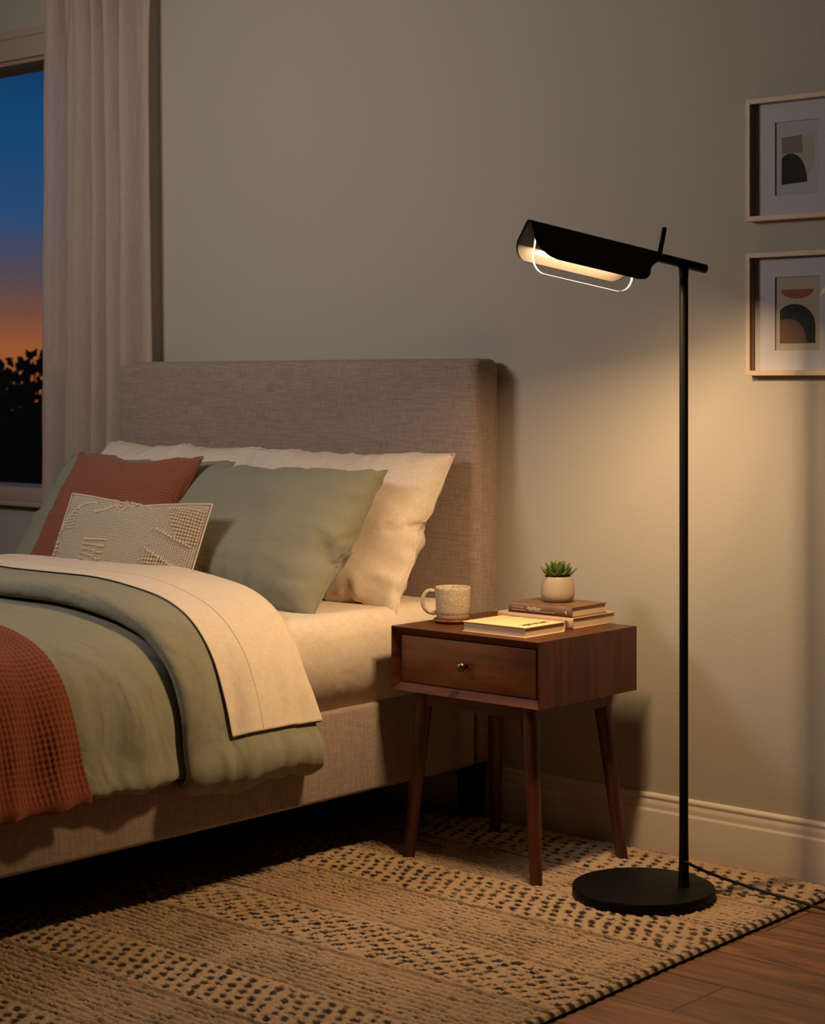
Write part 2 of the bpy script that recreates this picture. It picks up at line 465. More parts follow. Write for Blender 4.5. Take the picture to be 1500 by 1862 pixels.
# ------------------------------------------------------------------ rug
def rug():
    xs = np.r_[np.arange(-2.35, -1.25, .012), np.arange(-1.25, .5565, .0034)]
    ys = np.r_[np.arange(-3.2, -1.98, .012), np.arange(-1.98, -.052, .0034)]
    Xg, Yg = np.meshgrid(xs, ys, indexing='ij')
    wob = .006 * fbm(Xg * 4, Yg * 4, 1.) + .003 * fbm(Xg * 22, Yg * 22, 2.)
    X = Xg + .004 * fbm(Xg * 40, Yg * 40, 9.); Y = Yg + wob
    bounds = [-.06, -.302, -.514, -.731, -.975, -1.19, -1.41, -1.60, -1.82, -2.02, -2.24, -2.45, -2.66, -2.87, -3.08, -3.3]
    G = np.zeros_like(X); D = np.zeros_like(X)                      # darkness of the yarn
    for bi in range(len(bounds) - 1):
        a, b = bounds[bi], bounds[bi + 1]
        ins = (Y <= a) & (Y > b)
        t = (a - Y) / (a - b)
        if bi % 2 == 0:                        # rows of knots, slanting columns
            slant = [.35, 0, -.55, 0, .62, 0, .5][bi % 7] if bi < 7 else .5
            if bi == 2: slant = .5
            if bi == 4: slant = -.5
            sx, sy = (.035, .0300) if bi else (.040, .031)
            uu = (X + slant * (Y - a)) / sx; vv = (Y - a) / sy + .5 * (np.floor(uu) % 2)
            iu = np.floor(uu); iv = np.floor(vv)
            r1 = fbm(iu * 1.7 + .5, iv * 1.3 + .5, bi + 1., 1); r2 = fbm(iu * 2.3 + .5, iv * 2.9 + .5, bi + 11., 1)
            du = (uu - iu - .5 + .18 * r2) * sx; dv = (vv - iv - .5 + .15 * r1) * sy
            rx = .0110 * (1 + .25 * r1); ry = .0118 * (1 + .25 * r2)
            q = np.sqrt((du / rx) ** 2 + (dv / ry) ** 2)
            d = 1 - smooth01(q, .75, 1.15)
            d *= np.clip(1.02 + .4 * fbm(X * 7, Y * 7, bi + 3.), .55, 1)
            d *= smooth01(t, .06, .10) * (1 - smooth01(t, .92, .97))
        else:                                  # broken thin rows running with the bed's width
            sy = .0205
            vv = (Y - a) / sy + .10 * fbm(X * 30, Y * 3, bi + 5.); iv = np.floor(vv)
            q = np.abs(vv - iv - .5)
            line = 1 - smooth01(q, .17, .33)
            br = fbm(X * 26 + iv * 13.7, iv * 5.1, bi + 2., 2)
            big = fbm(X * 3.2 + bi, Y * 6, bi + 8.)
            d = line * smooth01(br + .75 * big, -.42, .02) * np.clip(.9 + .35 * fbm(X * 60, Y * 10, 4.), .5, 1)
            d = np.maximum(d, .42 * line); G = np.where(ins, line, G)
        edge = np.maximum(1 - smooth01(np.abs(Y - a), .0025, .006), 1 - smooth01(np.abs(Y - b), .0025, .006)) * (.65 + .35 * fbm(X * 25, Y * 2, bi + .5))
        if bi == 0: edge = (1 - smooth01(np.abs(Y - b), .0025, .006)) * .8
        d = np.maximum(d, np.clip(edge, 0, 1))
        D = np.where(ins, d, D)
    # whipped edge along the right border: light and dark wraps
    ed = smooth01(Xg, .5285, .5325)
    wr = np.sin(Yg / .0165 * PI + 1.4 * fbm(Yg * 30, 0 * Yg, 2.))
    D = D * (1 - ed) + ed * smooth01(wr, -.15, .35) * .95
    D *= 1 - smooth01(Yg, -.085, -.075)
    # pile height: loops of wool
    loops = .0036 * fbm(Xg / .0065, Yg / .0052, 3., 2) + .0018 * fbm(Xg / .02, Yg / .02, 6., 2)
    rows = .0016 * np.sin(Yg / .0102 * 2 * PI + 2 * fbm(Xg * 18, Yg * 6, 1.))
    Z = .0105 + loops + rows - .0018 * D - .0026 * G
    e = np.clip((Xg - .530) / .0265, 0, 1); wrap = np.sqrt(np.clip(1 - (2 * e - 1) ** 2, 0, 1))
    Z = np.where(Xg > .5300, .0015 + .0125 * wrap * (1 + .12 * wr), Z)
    Xo = Xg + np.where(Xg > .5300, .0018 * wr, 0) + .004 * fbm(Yg * 2.2, 0 * Yg, 5.) * smooth01(Xg, .2, .55)
    Z = np.where(Yg > -.058, .003, Z)
    sk = .022 * (Yg + .09) * smooth01(Xg, -.4, .55) * -1      # right border runs slightly outward
    P = np.stack([Xo + sk, Yg, np.maximum(Z, .0012)], 2)
    V, F = grid(P)
    k = M('woven_wool_rug')
    at = k.n('ShaderNodeAttribute', attribute_name='yarn')
    nz = k.noise(k.map('Object', (1, 1, 1)), 260, 2, .6); bigz = k.noise(k.map('Object', (1, 1, 1)), 5, 2)
    base = k.mix(nz, lin((152, 122, 91)), lin((196, 164, 127)))
    base = k.mix(k.math('MULTIPLY', bigz, .3), base, lin((150, 122, 95)))
    dk = k.mix(nz, lin((24, 17, 15)), lin((56, 43, 37)))
    k.base(k.mix(at.outputs['Fac'], base, dk), .95)
    k.b.inputs['Specular IOR Level'].default_value = .05
    k.base(Sheen_Weight=.15)
    k.bump(nz, .0012, .8)
    o = obj('rug', V, F, k.m)
    a_ = o.data.attributes.new('yarn', 'FLOAT', 'POINT'); a_.data.foreach_set('value', D.ravel().astype(np.float32))
    tag(o, 'cream and brown woven wool rug with bands of knots and stripes under the bed', 'rug')
rug()

# ------------------------------------------------------------------ bed frame
BL, BR = -1.998, -.505
bed = thing('bed', ((BL + BR) / 2, -1.1, 0), 'upholstered taupe linen bed frame with tall headboard against the wall', 'bed')
def soft_box(name, x0, x1, y0, y1, z0, z1, r, m, parent, seg=5, cuts=0):
    b = box_bm(x0, x1, y0, y1, z0, z1, r, seg)
    return bm_obj(name, b, m, parent, sharp=60)
hb = soft_box('headboard', BL, BR + .002, -.12, -.012, .165, 1.265, .028, MAT['headboard'], bed)
soft_box('side_rail', BR - .055, BR, -2.12, -.121, .166, .388, .012, MAT['headboard'], bed, 4)
soft_box('side_rail', BL, BL + .055, -2.12, -.121, .166, .388, .012, MAT['headboard'], bed, 4)
soft_box('foot_rail', BL, BR, -2.175, -2.121, .166, .388, .012, MAT['headboard'], bed, 4)
bm_obj('slat_base', box_bm(BL + .055, BR - .055, -2.12, -.121, .355, .384), MAT['bedleg'], bed)
for (x, y) in ((-.575, -.055), (-1.915, -.055), (-.575, -2.1), (-1.915, -2.1)):
    b = box_bm(x - .032, x + .032, y - .032, y + .032, .0125 if y > -.06 else .0125, .168, .002, 1)
    for v_ in b.verts:
        if v_.co.z < .05: v_.co.x = x + (v_.co.x - x) * .72; v_.co.y = y + (v_.co.y - y) * .72
    bm_obj('leg', b, MAT['bedleg'], bed)
# seam on the headboard side where the rail meets
sv, sf = tube([(BR + .0015, -.1205, .17), (BR + .0015, -.1205, .385)], .0012, 6); obj('seam', sv, sf, MAT['bedleg'], bed)

# mattress with fitted sheet
def mattress():
    b = box_bm(-1.965, -.524, -2.10, -.128, .386, .615, .0, 1)
    bmesh.ops.bevel(b, geom=[e_ for e_ in b.edges if max(v_.co.z for v_ in e_.verts) > .5], offset=.055, segments=6, profile=.5, affect='EDGES')
    bmesh.ops.subdivide_edges(b, edges=[e_ for e_ in b.edges if e_.calc_length() > .3], cuts=60, use_grid_fill=True)
    bmesh.ops.triangulate(b, faces=[f_ for f_ in b.faces if len(f_.verts) > 4])
    V = np.array([v_.co[:] for v_ in b.verts]); b.verts.index_update()
    F = [[v_.index for v_ in f_.verts] for f_ in b.faces]; b.free()
    side = smooth01(V[:, 0], -.58, -.526) * (1 - smooth01(V[:, 2], .55, .6))
    V[:, 0] += side * (.006 + .007 * fbm(V[:, 1] * 9 + V[:, 2] * 6, V[:, 2] * 14, 2.) + .004 * fbm(V[:, 1] * 25, V[:, 2] * 30, 4.))
    top = smooth01(V[:, 2], .59, .615)
    V[:, 2] += top * .003 * fbm(V[:, 0] * 9, V[:, 1] * 9, 1.)
    press = 1 - smooth01(V[:, 1], -.92, -.80)                    # pressed down under the covers
    V[:, 2] -= press * smooth01(V[:, 2], .45, .6) * (.012 + .05 * smooth01(np.abs(V[:, 0] + 1.245), .40, .66))
    V[:, 0] += press * np.where(V[:, 0] > -1.245, -.065, .065) * smooth01(V[:, 2], .39, .5)
    uv = np.stack([V[:, 0] + V[:, 2], V[:, 1] + V[:, 2] * .3], 1)
    o = obj('mattress', V, F, MAT['sheet'], uv=uv)
    tag(o, 'mattress under a cream fitted sheet, resting on the taupe bed frame', 'mattress')
mattress()

# ------------------------------------------------------------------ bed covers (lofted drapes)
XC = (BL + BR) / 2
half = np.array([(-1.245, .657), (-1.10, .657), (-.95, .656), (-.83, .647), (-.715, .626), (-.62, .592), (-.553, .535), (-.510, .455), (-.482, .37), (-.462, .328), (-.459, .312), (-.468, .301), (-.481, .305)])
def profile(n=240):
    R = arc_resample(catmull(half, 400), n // 2 + 1)
    L = R[::-1].copy(); L[:, 0] = 2 * XC - L[:, 0]
    P = np.vstack([L[:-1], R])
    T = np.gradient(P, axis=0); T /= np.linalg.norm(T, axis=1)[:, None]
    N = np.stack([-T[:, 1], T[:, 0]], 1)
    return P, N
PROF, PNOR = profile(300)
NS = len(PROF)
SARC = np.r_[0, np.cumsum(np.linalg.norm(np.diff(PROF, axis=0), axis=1))]
SMID = SARC[NS // 2]
def cover(path, nv, ns, trim=0., hem=None, side_off=.55, wr=1., seed=0., yw=None, trim_l=None, hemwave=.016):
    """path: list of (y, offset). trim: cut the drape this far above the end of the profile"""
    pth = arc_resample(catmull(np.array(path), 40 * len(path)), nv)
    s = np.linspace(SARC[0] + (trim if trim_l is None else trim_l), SARC[-1] - trim, ns)
    px = np.interp(s, SARC, PROF[:, 0]); pz = np.interp(s, SARC, PROF[:, 1])
    nx = np.interp(s, SARC, PNOR[:, 0]); nz = np.interp(s, SARC, PNOR[:, 1])
    side = smooth01(np.abs(s - SMID), .52, .95)               # 0 on top, 1 down the side
    offk = 1 - (1 - side_off) * side
    Y = pth[:, 0][None, :] + 0 * s[:, None]
    if yw is not None: Y = Y + yw(s - SMID, pth[:, 0])
    O = pth[:, 1][None, :] * offk[:, None]
    S = s[:, None] + 0 * Y
    fold = .022 * fbm(Y * 6 + (S - SMID) * 1.2, S * 1.1, seed + 1., 2) * side[:, None] + .013 * fbm(Y * 13 + S * 3, S * 1.6, seed + 2., 2) * (.25 + side[:, None])
    fold += .006 * fbm(Y * 3, S * 3, seed + 3., 2) * (1 - .5 * side[:, None])
    O = O + wr * fold
    P = np.stack([px[:, None] + nx[:, None] * O, Y, pz[:, None] + nz[:, None] * O], 2)
    P[:, :, 2] += hemwave * fbm(Y * 5, 0 * Y, seed + 6., 2) * smooth01(np.abs(s - SMID), .85, 1.05)[:, None]
    dy = np.r_[0, np.cumsum(np.linalg.norm(np.diff(pth, axis=0), axis=1))]
    uv = np.stack([(dy[None, :] + 0 * S).ravel(), S.ravel()], 1)
    return P, uv, S - SMID, Y

# duvet: lies from the foot, folded back on itself near the pillows
dp = [(-2.28, .004), (-2.0, .004), (-1.7, .002), (-1.45, .002), (-1.25, .0), (-1.05, .002), (-.90, .004), (-.815, .006), (-.782, .018), (-.775, .034), (-.79, .05), (-.85, .055), (-.95, .056),
      (-1.05, .056), (-1.13, .055), (-1.172, .050), (-1.19, .036), (-1.186, .020), (-1.165, .012), (-1.12, .009)]
def head_shift(s, y0):
    sd = smooth01(s, .5, .8)[:, None]; e = smooth01(s, .75, 1.05)[:, None]
    return smooth01(y0, -.95, -.80)[None, :] * (-.035 * sd + .048 * e)
def duvet_y(s, y0):
    sd = smooth01(s, .55, 1.05)[:, None]
    f = smooth01(np.arange(len(y0)) / len(y0), .45, .62)[None, :]
    return sd * f * (.018 * np.sin((s[:, None] - .55) * 9)) * (1 - smooth01(y0, -1.05, -.95)[None, :]) + head_shift(s, y0) - .010 * smooth01(y0, -.85, -.78)[None, :]
P, uv, S_, Y_ = cover(dp, 300, 300, 0., side_off=.62, yw=duvet_y, seed=1.)
V, F = grid(P)
dv = obj('duvet', V, F, MAT['sage_duvet'], uv=uv); solidify(dv, .006, -1)
tag(dv, 'sage green linen duvet folded back over the bed, hanging over the near side', 'duvet')

# flat sheet: folded over the duvet's turned-back end
sp_ = [(-1.066, .0655), (-1.0, .0655), (-.90, .0655), (-.83, .065), (-.785, .061), (-.762, .046), (-.757, .026), (-.764, .004), (-.79, -.008), (-.86, -.012)]
def sheet_y(s, y0):
    sd = smooth01(s, .5, .8)[:, None]
    return head_shift(s, y0) + (1 - smooth01(y0, -.95, -.80)[None, :]) * (-.012 * sd)
P, uv, S_, Y_ = cover(sp_, 130, 260, .092, side_off=.74, wr=1., yw=sheet_y, seed=1.)
P[:, :, 2] += (.007 * np.sin(Y_ * 17 + 1.2) - .016 * smooth01(Y_, -1.02, -1.07) + .018 * np.exp(-((Y_ + .95) / .04) ** 2)) * smooth01(S_, .93, 1.03)
V, F = grid(P)
sh = obj('flat_sheet', V, F, MAT['sheet'], uv=uv); solidify(sh, .0018, 1)
tag(sh, 'cream flat sheet turned down over the folded sage duvet', 'sheet')
# stitched hem line of the sheet
i0 = 26
hemP = P[118:, i0] + np.array([.0012, 0, .0016]); hv, hf = tube(hemP[::2], .0011, 6)
obj('hem_stitching', hv, hf, simple('hem_thread', lin((196, 172, 146)), .9), sh)

# rust quilted throw
bp = [(-2.24, .020), (-1.9, .019), (-1.6, .018), (-1.50, .0175), (-1.474, .015)]
P, uv, S_, Y_ = cover(bp, 300, 620, .022, side_off=.9, wr=.9, seed=1.)
a = uv[:, 0].reshape(P.shape[:2]); b = S_
pa = .0128; pb = .0135
ja = a / pa + .16 * fbm(a * 30, b * 8, 4.); jb = b / pb + .16 * fbm(a * 10, b * 30, 6.)
wv = fbm(a * 9, b * 5, 2.)
puff = (np.abs(np.sin(PI * ja)) ** .5) * (.12 + .88 * np.abs(np.sin(PI * jb)) ** .55)
puff *= .75 + .35 * wv
Nn = np.cross(np.gradient(P, axis=0), np.gradient(P, axis=1)); Nn /= np.linalg.norm(Nn, axis=2)[:, :, None] + 1e-9
if Nn[P.shape[0] // 2, 100, 2] < 0: Nn = -Nn
hemz = np.minimum(smooth01(S_.max() - S_, .014, .02), 1)
P = P + Nn * (.0062 * (puff * hemz + .6 * (1 - hemz)))[:, :, None]
V, F = grid(P)
k = M('rust_quilted_cotton')
n_ = k.noise(k.map('UV', (300, 300, 1)), 1, 2)
k.base(k.mix(n_, lin((110, 54, 33)), lin((138, 73, 47))), .9, Sheen_Weight=.15); k.b.inputs['Specular IOR Level'].default_value = .1
k.bump(n_, .0006, .8)
MAT['rust_throw'] = k.m
bl = obj('throw_blanket', V, F, MAT['rust_throw'], uv=uv); solidify(bl, .008, -1)
tag(bl, 'rust orange quilted throw blanket draped across the foot of the bed', 'blanket')

# ------------------------------------------------------------------ pillows (inflated cloth shells)
def inflate(w, h, nx, ny, press, frames=34, seed=0, shrink=0.0, bend=6.):
    """two sewn panels blown up with the cloth solver; returns front and back grids"""
    u = np.linspace(-.5, .5, nx); v = np.linspace(-.5, .5, ny)
    U, Vv = np.meshgrid(u, v, indexing='ij')
    lens = (1 - (2 * U) ** 4) * (1 - (2 * Vv) ** 4)
    A = np.stack([U * w, Vv * h, .012 * lens + .002 * fbm(U * 8, Vv * 8, seed) * lens], 2)
    B = A.copy(); B[:, :, 2] = -B[:, :, 2]
    ia = np.arange(nx * ny).reshape(nx, ny)
    rim = np.zeros((nx, ny), bool); rim[0] = rim[-1] = True; rim[:, 0] = rim[:, -1] = True
    ib = np.where(rim, ia, 0); inner = ~rim
    ib[inner] = nx * ny + np.arange(inner.sum())
    V = np.vstack([A.reshape(-1, 3), B[inner]])
    F = []
    for i in range(nx - 1):
        for j in range(ny - 1):
            F.append([ia[i, j], ia[i + 1, j], ia[i + 1, j + 1], ia[i, j + 1]])
            F.append([ib[i, j], ib[i, j + 1], ib[i + 1, j + 1], ib[i + 1, j]])
    me = bpy.data.meshes.new('shell'); me.from_pydata(V.tolist(), [], [[int(q) for q in f] for f in F]); me.update()
    o = bpy.data.objects.new('shell', me); COL.objects.link(o)
    c = o.modifiers.new('Cloth', 'CLOTH'); s = c.settings
    s.quality = 5; s.mass = .25; s.tension_stiffness = 18; s.compression_stiffness = 12; s.shear_stiffness = 8; s.bending_stiffness = bend * .05
    s.use_pressure = True; s.uniform_pressure_force = press; s.air_damping = 2.
    s.effector_weights.gravity = 0; s.shrink_min = shrink
    c.collision_settings.use_self_collision = False; c.collision_settings.use_collision = False
    c.point_cache.frame_start = 1; c.point_cache.frame_end = frames
    for fr in range(1, frames + 1):
        SC.frame_set(fr)
    dg = bpy.context.evaluated_depsgraph_get()
    ev = o.evaluated_get(dg).to_mesh()
    R = np.zeros(len(ev.vertices) * 3); ev.vertices.foreach_get('co', R); R = R.reshape(-1, 3).copy()
    o.evaluated_get(dg).to_mesh_clear()
    bpy.data.objects.remove(o); bpy.data.meshes.remove(me); SC.frame_set(1)
    R -= R.mean(0)
    return R, ia, ib, U, Vv

def pillow(name, w, h, T, cx, bot, top, m, label, cat, seed=0, press=6., yaw=0., roll=0., back_mat=None, sag=0., bend=6., straight=.75, crease=.015, warp=None):
    nx, ny = max(40, int(w / .0125)), max(30, int(h / .0125))
    R, ia, ib, U, Vv = inflate(w * 1.06, h * 1.06, nx, ny, press, seed=seed, bend=bend)
    lo, hi = R.min(0), R.max(0)
    R = (R - (lo + hi) / 2) / (hi - lo) * np.array([w, h, T])
    # straighten the drawn-in sides a little
    rl = R[ia]
    yb, xr, xl = rl[-1, :, 1], rl[-1, :, 0], rl[0, :, 0]
    xb, yt, yo = rl[:, 0, 0], rl[:, -1, 1], rl[:, 0, 1]
    xh = np.interp(R[:, 1], yb, (xr - xl) / 2); yh = np.interp(R[:, 0], xb, (yt - yo) / 2)
    R[:, 0] *= (w / 2 / xh) ** straight; R[:, 1] *= (h / 2 / yh) ** straight
    # puckers running in from the sewn edges
    ex_ = w / 2 - np.abs(R[:, 0]); ey_ = h / 2 - np.abs(R[:, 1])
    pk = fbm(R[:, 1] * 17, R[:, 0] * 3.5 + np.sign(R[:, 0]) * 9, seed, 2) * np.exp(-(ex_ / .10) ** 2) + .6 * fbm(R[:, 0] * 15, R[:, 1] * 4 + np.sign(R[:, 1]) * 5, seed + 3, 2) * np.exp(-(ey_ / .07) ** 2)
    sof = smooth01(np.minimum(ex_, ey_), .0, .03)
    R[:, 2] += np.sign(R[:, 2]) * crease * (np.abs(pk) * -1.6 + .3) * sof
    R[:, 2] += crease * .8 * fbm(R[:, 0] * 6, R[:, 1] * 6, seed + 7, 2) * sof
    if sag:                                            # a soft dent along the upper edge
        R[:, 1] -= sag * np.exp(-((R[:, 0] - .02) / (w * .22)) ** 2) * smooth01(R[:, 1], -h * .1, h * .5)
    if warp is not None: R = warp(R)
    by, bz = bot; ty, tz = top
    upv = Vector((0, ty - by, tz - bz)).normalized(); xv = Vector((math.cos(yaw), math.sin(yaw), 0))
    nrm = xv.cross(upv).normalized(); upv = nrm.cross(xv).normalized()
    rm = Matrix.Rotation(roll, 3, nrm)
    xv = rm @ xv; upv = rm @ upv
    B = np.array([xv, upv, nrm])
    ctr = np.array([cx, (by + ty) / 2, (bz + tz) / 2])
    V = R @ B
    F = []; mi = []
    nx_, ny_ = ia.shape
    for i in range(nx_ - 1):
        for j in range(ny_ - 1):
            F.append([int(ia[i, j]), int(ia[i + 1, j]), int(ia[i + 1, j + 1]), int(ia[i, j + 1])]); mi.append(0)
            F.append([int(ib[i, j]), int(ib[i, j + 1]), int(ib[i + 1, j + 1]), int(ib[i + 1, j])]); mi.append(1)
    uv = np.zeros((len(R), 2)); uv[:] = R[:, :2]
    o = obj(name, V, F, m, uv=uv)
    o.location = Vector(ctr)
    if back_mat:
        o.data.materials.append(back_mat); o.data.polygons.foreach_set('material_index', mi)
    ss = o.modifiers.new('Subdivision', 'SUBSURF'); ss.levels = 1; ss.render_levels = 1
    # seam piping along the sewn edge
    loop = [ia[i, 0] for i in range(nx_)] + [ia[-1, j] for j in range(1, ny_)] + [ia[i, -1] for i in range(nx_ - 2, -1, -1)] + [ia[0, j] for j in range(ny_ - 2, 0, -1)]
    pl = V[loop]; pl = np.vstack([pl, pl[:1]])
    tv, tf = tube(pl, .0022, 6, False)
    obj('seam', tv, tf, m, o, local=True)
    tag(o, label, cat)
    return o, V, ia, nrm, ctr

pillow('pillow', .760, .475, .185, -.920, (-.400, .603), (-.172, 1.000), MAT['pillow_white'], 'cream linen pillow leaning on the headboard, nearer the nightstand', 'pillow', 1.)
pillow('pillow', .720, .475, .17, -1.625, (-.400, .603), (-.172, 1.000), MAT['pillow_white'], 'cream linen pillow leaning on the headboard beside the curtain, behind the rust cushion', 'pillow', 2.)
pillow('pillow', .755, .462, .18, -.985, (-.640, .608), (-.362, .962), MAT['sage'], 'large sage green pillow in front of a cream pillow, nearest the nightstand', 'pillow', 3.)
pillow('pillow', .745, .465, .11, -1.610, (-.598, .606), (-.322, .965), MAT['sage'], 'sage green pillow mostly hidden behind the rust cushion', 'pillow', 4.)

# rust cushion
k = M('rust_crinkle_cotton')
sepn = k.n('ShaderNodeSeparateXYZ'); wob = k.noise(k.map('UV', (30, 30, 1)), 1, 2)
k.set(sepn, 0, k.tc.outputs['UV'])
def lines(axis, period):
    q = k.math('ADD', k.math('DIVIDE', sepn.outputs[axis], period), k.math('MULTIPLY', wob, .5))
    return k.math('POWER', k.math('ABSOLUTE', k.math('SINE', k.math('MULTIPLY', q, PI))), .5)
hh = k.math('MULTIPLY', lines(1, .0088), k.math('MULTIPLY_ADD', lines(0, .0105), .55, .45))
fn = k.noise(k.map('UV', (300, 300, 1)), 1, 2)
k.base(k.mix(fn, lin((128, 68, 46)), lin((150, 86, 60))), .9, Sheen_Weight=.2); k.b.inputs['Specular IOR Level'].default_value = .1
w_ = k.noise(k.map('UV', (10, 16, 1)), 1, 3, .5, .4)
n1 = k.bump(w_, .008, 1.); k.bump(hh, .0028, 1., n1)
MAT['rust_cushion'] = k.m
pillow('cushion', .545, .45, .115, -1.490, (-.690, .613), (-.462, .985), MAT['rust_cushion'], 'square rust orange crinkle cushion behind the cream lumbar cushion', 'cushion', 5., sag=.016, crease=.005)

# cream lumbar cushion with raised bobbles
k = M('cream_woven_wool')
vo = k.n('ShaderNodeTexVoronoi'); k.set(vo, 'Vector', k.map('UV', (150, 190, 1))); vo.inputs['Scale'].default_value = 1.; vo.inputs['Randomness'].default_value = .10
hgt = k.math('SUBTRACT', 1., vo.outputs[0])
k.base(k.mix(k.ramp(vo.outputs[0], [(.22, 0.), (.62, 1.)]), lin((226, 208, 182)), lin((118, 94, 68))), .95, Sheen_Weight=.1); k.b.inputs['Specular IOR Level'].default_value = .1
k.bump(hgt, .0035, 1.)
MAT['woven'] = k.m
MAT['cream_back'] = linen('cushion_back_cotton', lin((206, 178, 142)), lin((220, 194, 158)), 'UV', 420, .003, 9)
MAT['bobble'] = simple('bobble_yarn', lin((212, 190, 160)), .95)
lum, LV, lia, lnrm, lctr = pillow('lumbar_cushion', .590, .290, .10, -1.280, (-.742, .620), (-.642, .868), MAT['woven'], 'small cream woven lumbar cushion with bobble patches in front of the rust cushion', 'cushion', 6., press=2.5, back_mat=MAT['cream_back'], roll=-.01, crease=.001, straight=.8, bend=22.)
NXl, NYl = lia.shape
def lum_at(u, v):
    """point on the front of the lumbar cushion, u,v in 0..1"""
    x = min(max(u, 0.), .9999) * (NXl - 1); y = min(max(v, 0.), .9999) * (NYl - 1); i, j = int(x), int(y); fx, fy = x - i, y - j
    p = (LV[lia[i, j]] * (1 - fx) + LV[lia[i + 1, j]] * fx) * (1 - fy) + (LV[lia[i, j + 1]] * (1 - fx) + LV[lia[i + 1, j + 1]] * fx) * fy
    return Vector(p)
ico = bmesh.new(); bmesh.ops.create_icosphere(ico, subdivisions=1, radius=1.); ico.verts.index_update()
IV = np.array([v_.co[:] for v_ in ico.verts]); IF = [[v_.index for v_ in f_.verts] for f_ in ico.faces]; ico.free()
def bobbles(pts):
    V = []; F = []
    for (u, v, r) in pts:
        p = lum_at(u, v) + lnrm * r * .35
        o = len(V); V += (IV * r + np.array(p)).tolist(); F += [[i + o for i in f] for f in IF]
    obj('bobble_patch', V, F, MAT['bobble'], lum, local=True)
def patch(us, vs, inside, r=.0042):
    return [(u, v, r * random.uniform(.88, 1.12)) for a_, u in enumerate(us) for b_, v in enumerate(vs) if inside(u, v)]
st = .0165; sv_ = .030
# upper right corner patch
bobbles(patch(np.arange(.76, .985, st), np.arange(.60, .90, sv_), lambda u, v: v > .93 - (u - .74) * 2.6 and v > .58 + (u - .78) * -.25 + max(0, (u - .9)) * -.9 and v < 1.0)
        + [(.752 + q * .018, .655 - q * .008, .0052) for q in range(12)])
# lower right patch
bobbles(patch(np.arange(.72, .965, st), np.arange(.20, .50, sv_), lambda u, v: v < .50 - max(0, u - .74) * .75)
        + [(.715 + q * .018, .495 - q * .0125, .0052) for q in range(14)])
# lower middle patch
bobbles(patch(np.arange(.30, .46, .0155), np.arange(.30, .52, .036), lambda u, v: True, .0046))
# upper middle patch with its trailing cord
bobbles(patch(np.arange(.31, .45, st), np.arange(.76, .88, sv_), lambda u, v: v > 1.02 - (u - .24) * 1.5)
        + [(.30 + q * .0125, .745 - .01 * math.sin(q), .0048) for q in range(10)]
        + [(.425 + q * .0125, .745 + .13 * math.sin(min(1, q / 15) * PI / 2), .0046) for q in range(19)])
# upper left corner patch and arc
bobbles(patch(np.arange(.02, .16, st), np.arange(.62, .86, sv_), lambda u, v: v < .62 + u * 1.6 and v > .55, .0036)
        + [(.015 + q * .0125, .58 + .29 * math.sin(min(1, q / 18) * PI / 2), .0048) for q in range(20)])
# lower left patch
bobbles(patch(np.arange(.015, .06, .0135), np.arange(.36, .50, .04), lambda u, v: True, .0048))

# ------------------------------------------------------------------ nightstand
NX0, NX1, NY0, NY1, NZ0, NZ1 = -.450, .019, -.522, -.122, .428, .588
ns = thing('nightstand', ((NX0 + NX1) / 2, (NY0 + NY1) / 2, .0125), 'reddish brown walnut nightstand with one drawer on tapered splayed legs', 'nightstand')
tk = .020
def mitred_case():
    """box open at the front, its front rim chamfered inwards"""
    o4 = [(NX0, NZ0), (NX1, NZ0), (NX1, NZ1), (NX0, NZ1)]
    i4 = [(NX0 + tk, NZ0 + tk), (NX1 - tk, NZ0 + tk), (NX1 - tk, NZ1 - tk), (NX0 + tk, NZ1 - tk)]
    V = []; ring = []
    e_ = .0012
    rings = [(NY1, 0.), (NY0 + e_, 0.), (NY0, e_)]
    for y, ins in rings:
        ring.append(len(V)); V += [(x + (ins if x == NX0 else -ins), y, z + (ins if z == NZ0 else -ins)) for x, z in o4]
    ring.append(len(V)); V += [(x, NY0 + .018, z) for x, z in i4]
    ring.append(len(V)); V += [(x, NY1 + -.01, z) for x, z in i4]
    F = []
    for a_, b_ in zip(ring[:-1], ring[1:]):
        for q in range(4):
            F.append([a_ + q, a_ + (q + 1) % 4, b_ + (q + 1) % 4, b_ + q])
    F.append([0, 1, 2, 3]); F.append([ring[-1] + q for q in (3, 2, 1, 0)])
    return V, F
cV, cF = mitred_case()
case = obj('case', cV, cF, MAT['walnut_x'], ns, smooth=False)
case.data.materials.append(MAT['walnut_z'])
for p_ in case.data.polygons:
    if abs(p_.normal.x) > .9: p_.material_index = 1
dr = bm_obj('drawer', box_bm(NX0 + tk + .002, NX1 - tk - .002, NY0 + .0155, NY1 - .03, NZ0 + tk + .002, NZ1 - tk - .002, .0015, 2), MAT['walnut_draw'], ns)
kx, kz = -.218, .507
kp = [(0, 0), (.0055, 0), (.0055, .010), (.0075, .012), (.0112, .015), (.0125, .019), (.0115, .0235), (.008, .027), (.003, .0285), (0, .0287)]
kV, kF = lathe(kp, (0, 0, 0), 28)
kV = [(kx + a_, NY0 + .0155 - c_, kz + b_) for a_, b_, c_ in kV]
obj('knob', kV, kF, MAT['brass'], dr)
# under-frame
ap = bmesh.new()
box_bm(-.405, -.026, -.478, -.458, .390, .428, .001, 1, ap); box_bm(-.405, -.026, -.186, -.166, .390, .428, .001, 1, ap)
box_bm(-.405, -.385, -.46, -.18, .390, .428, .001, 1, ap); box_bm(-.046, -.026, -.46, -.18, .390, .428, .001, 1, ap)
bm_obj('apron', ap, MAT['walnut_x'], ns)
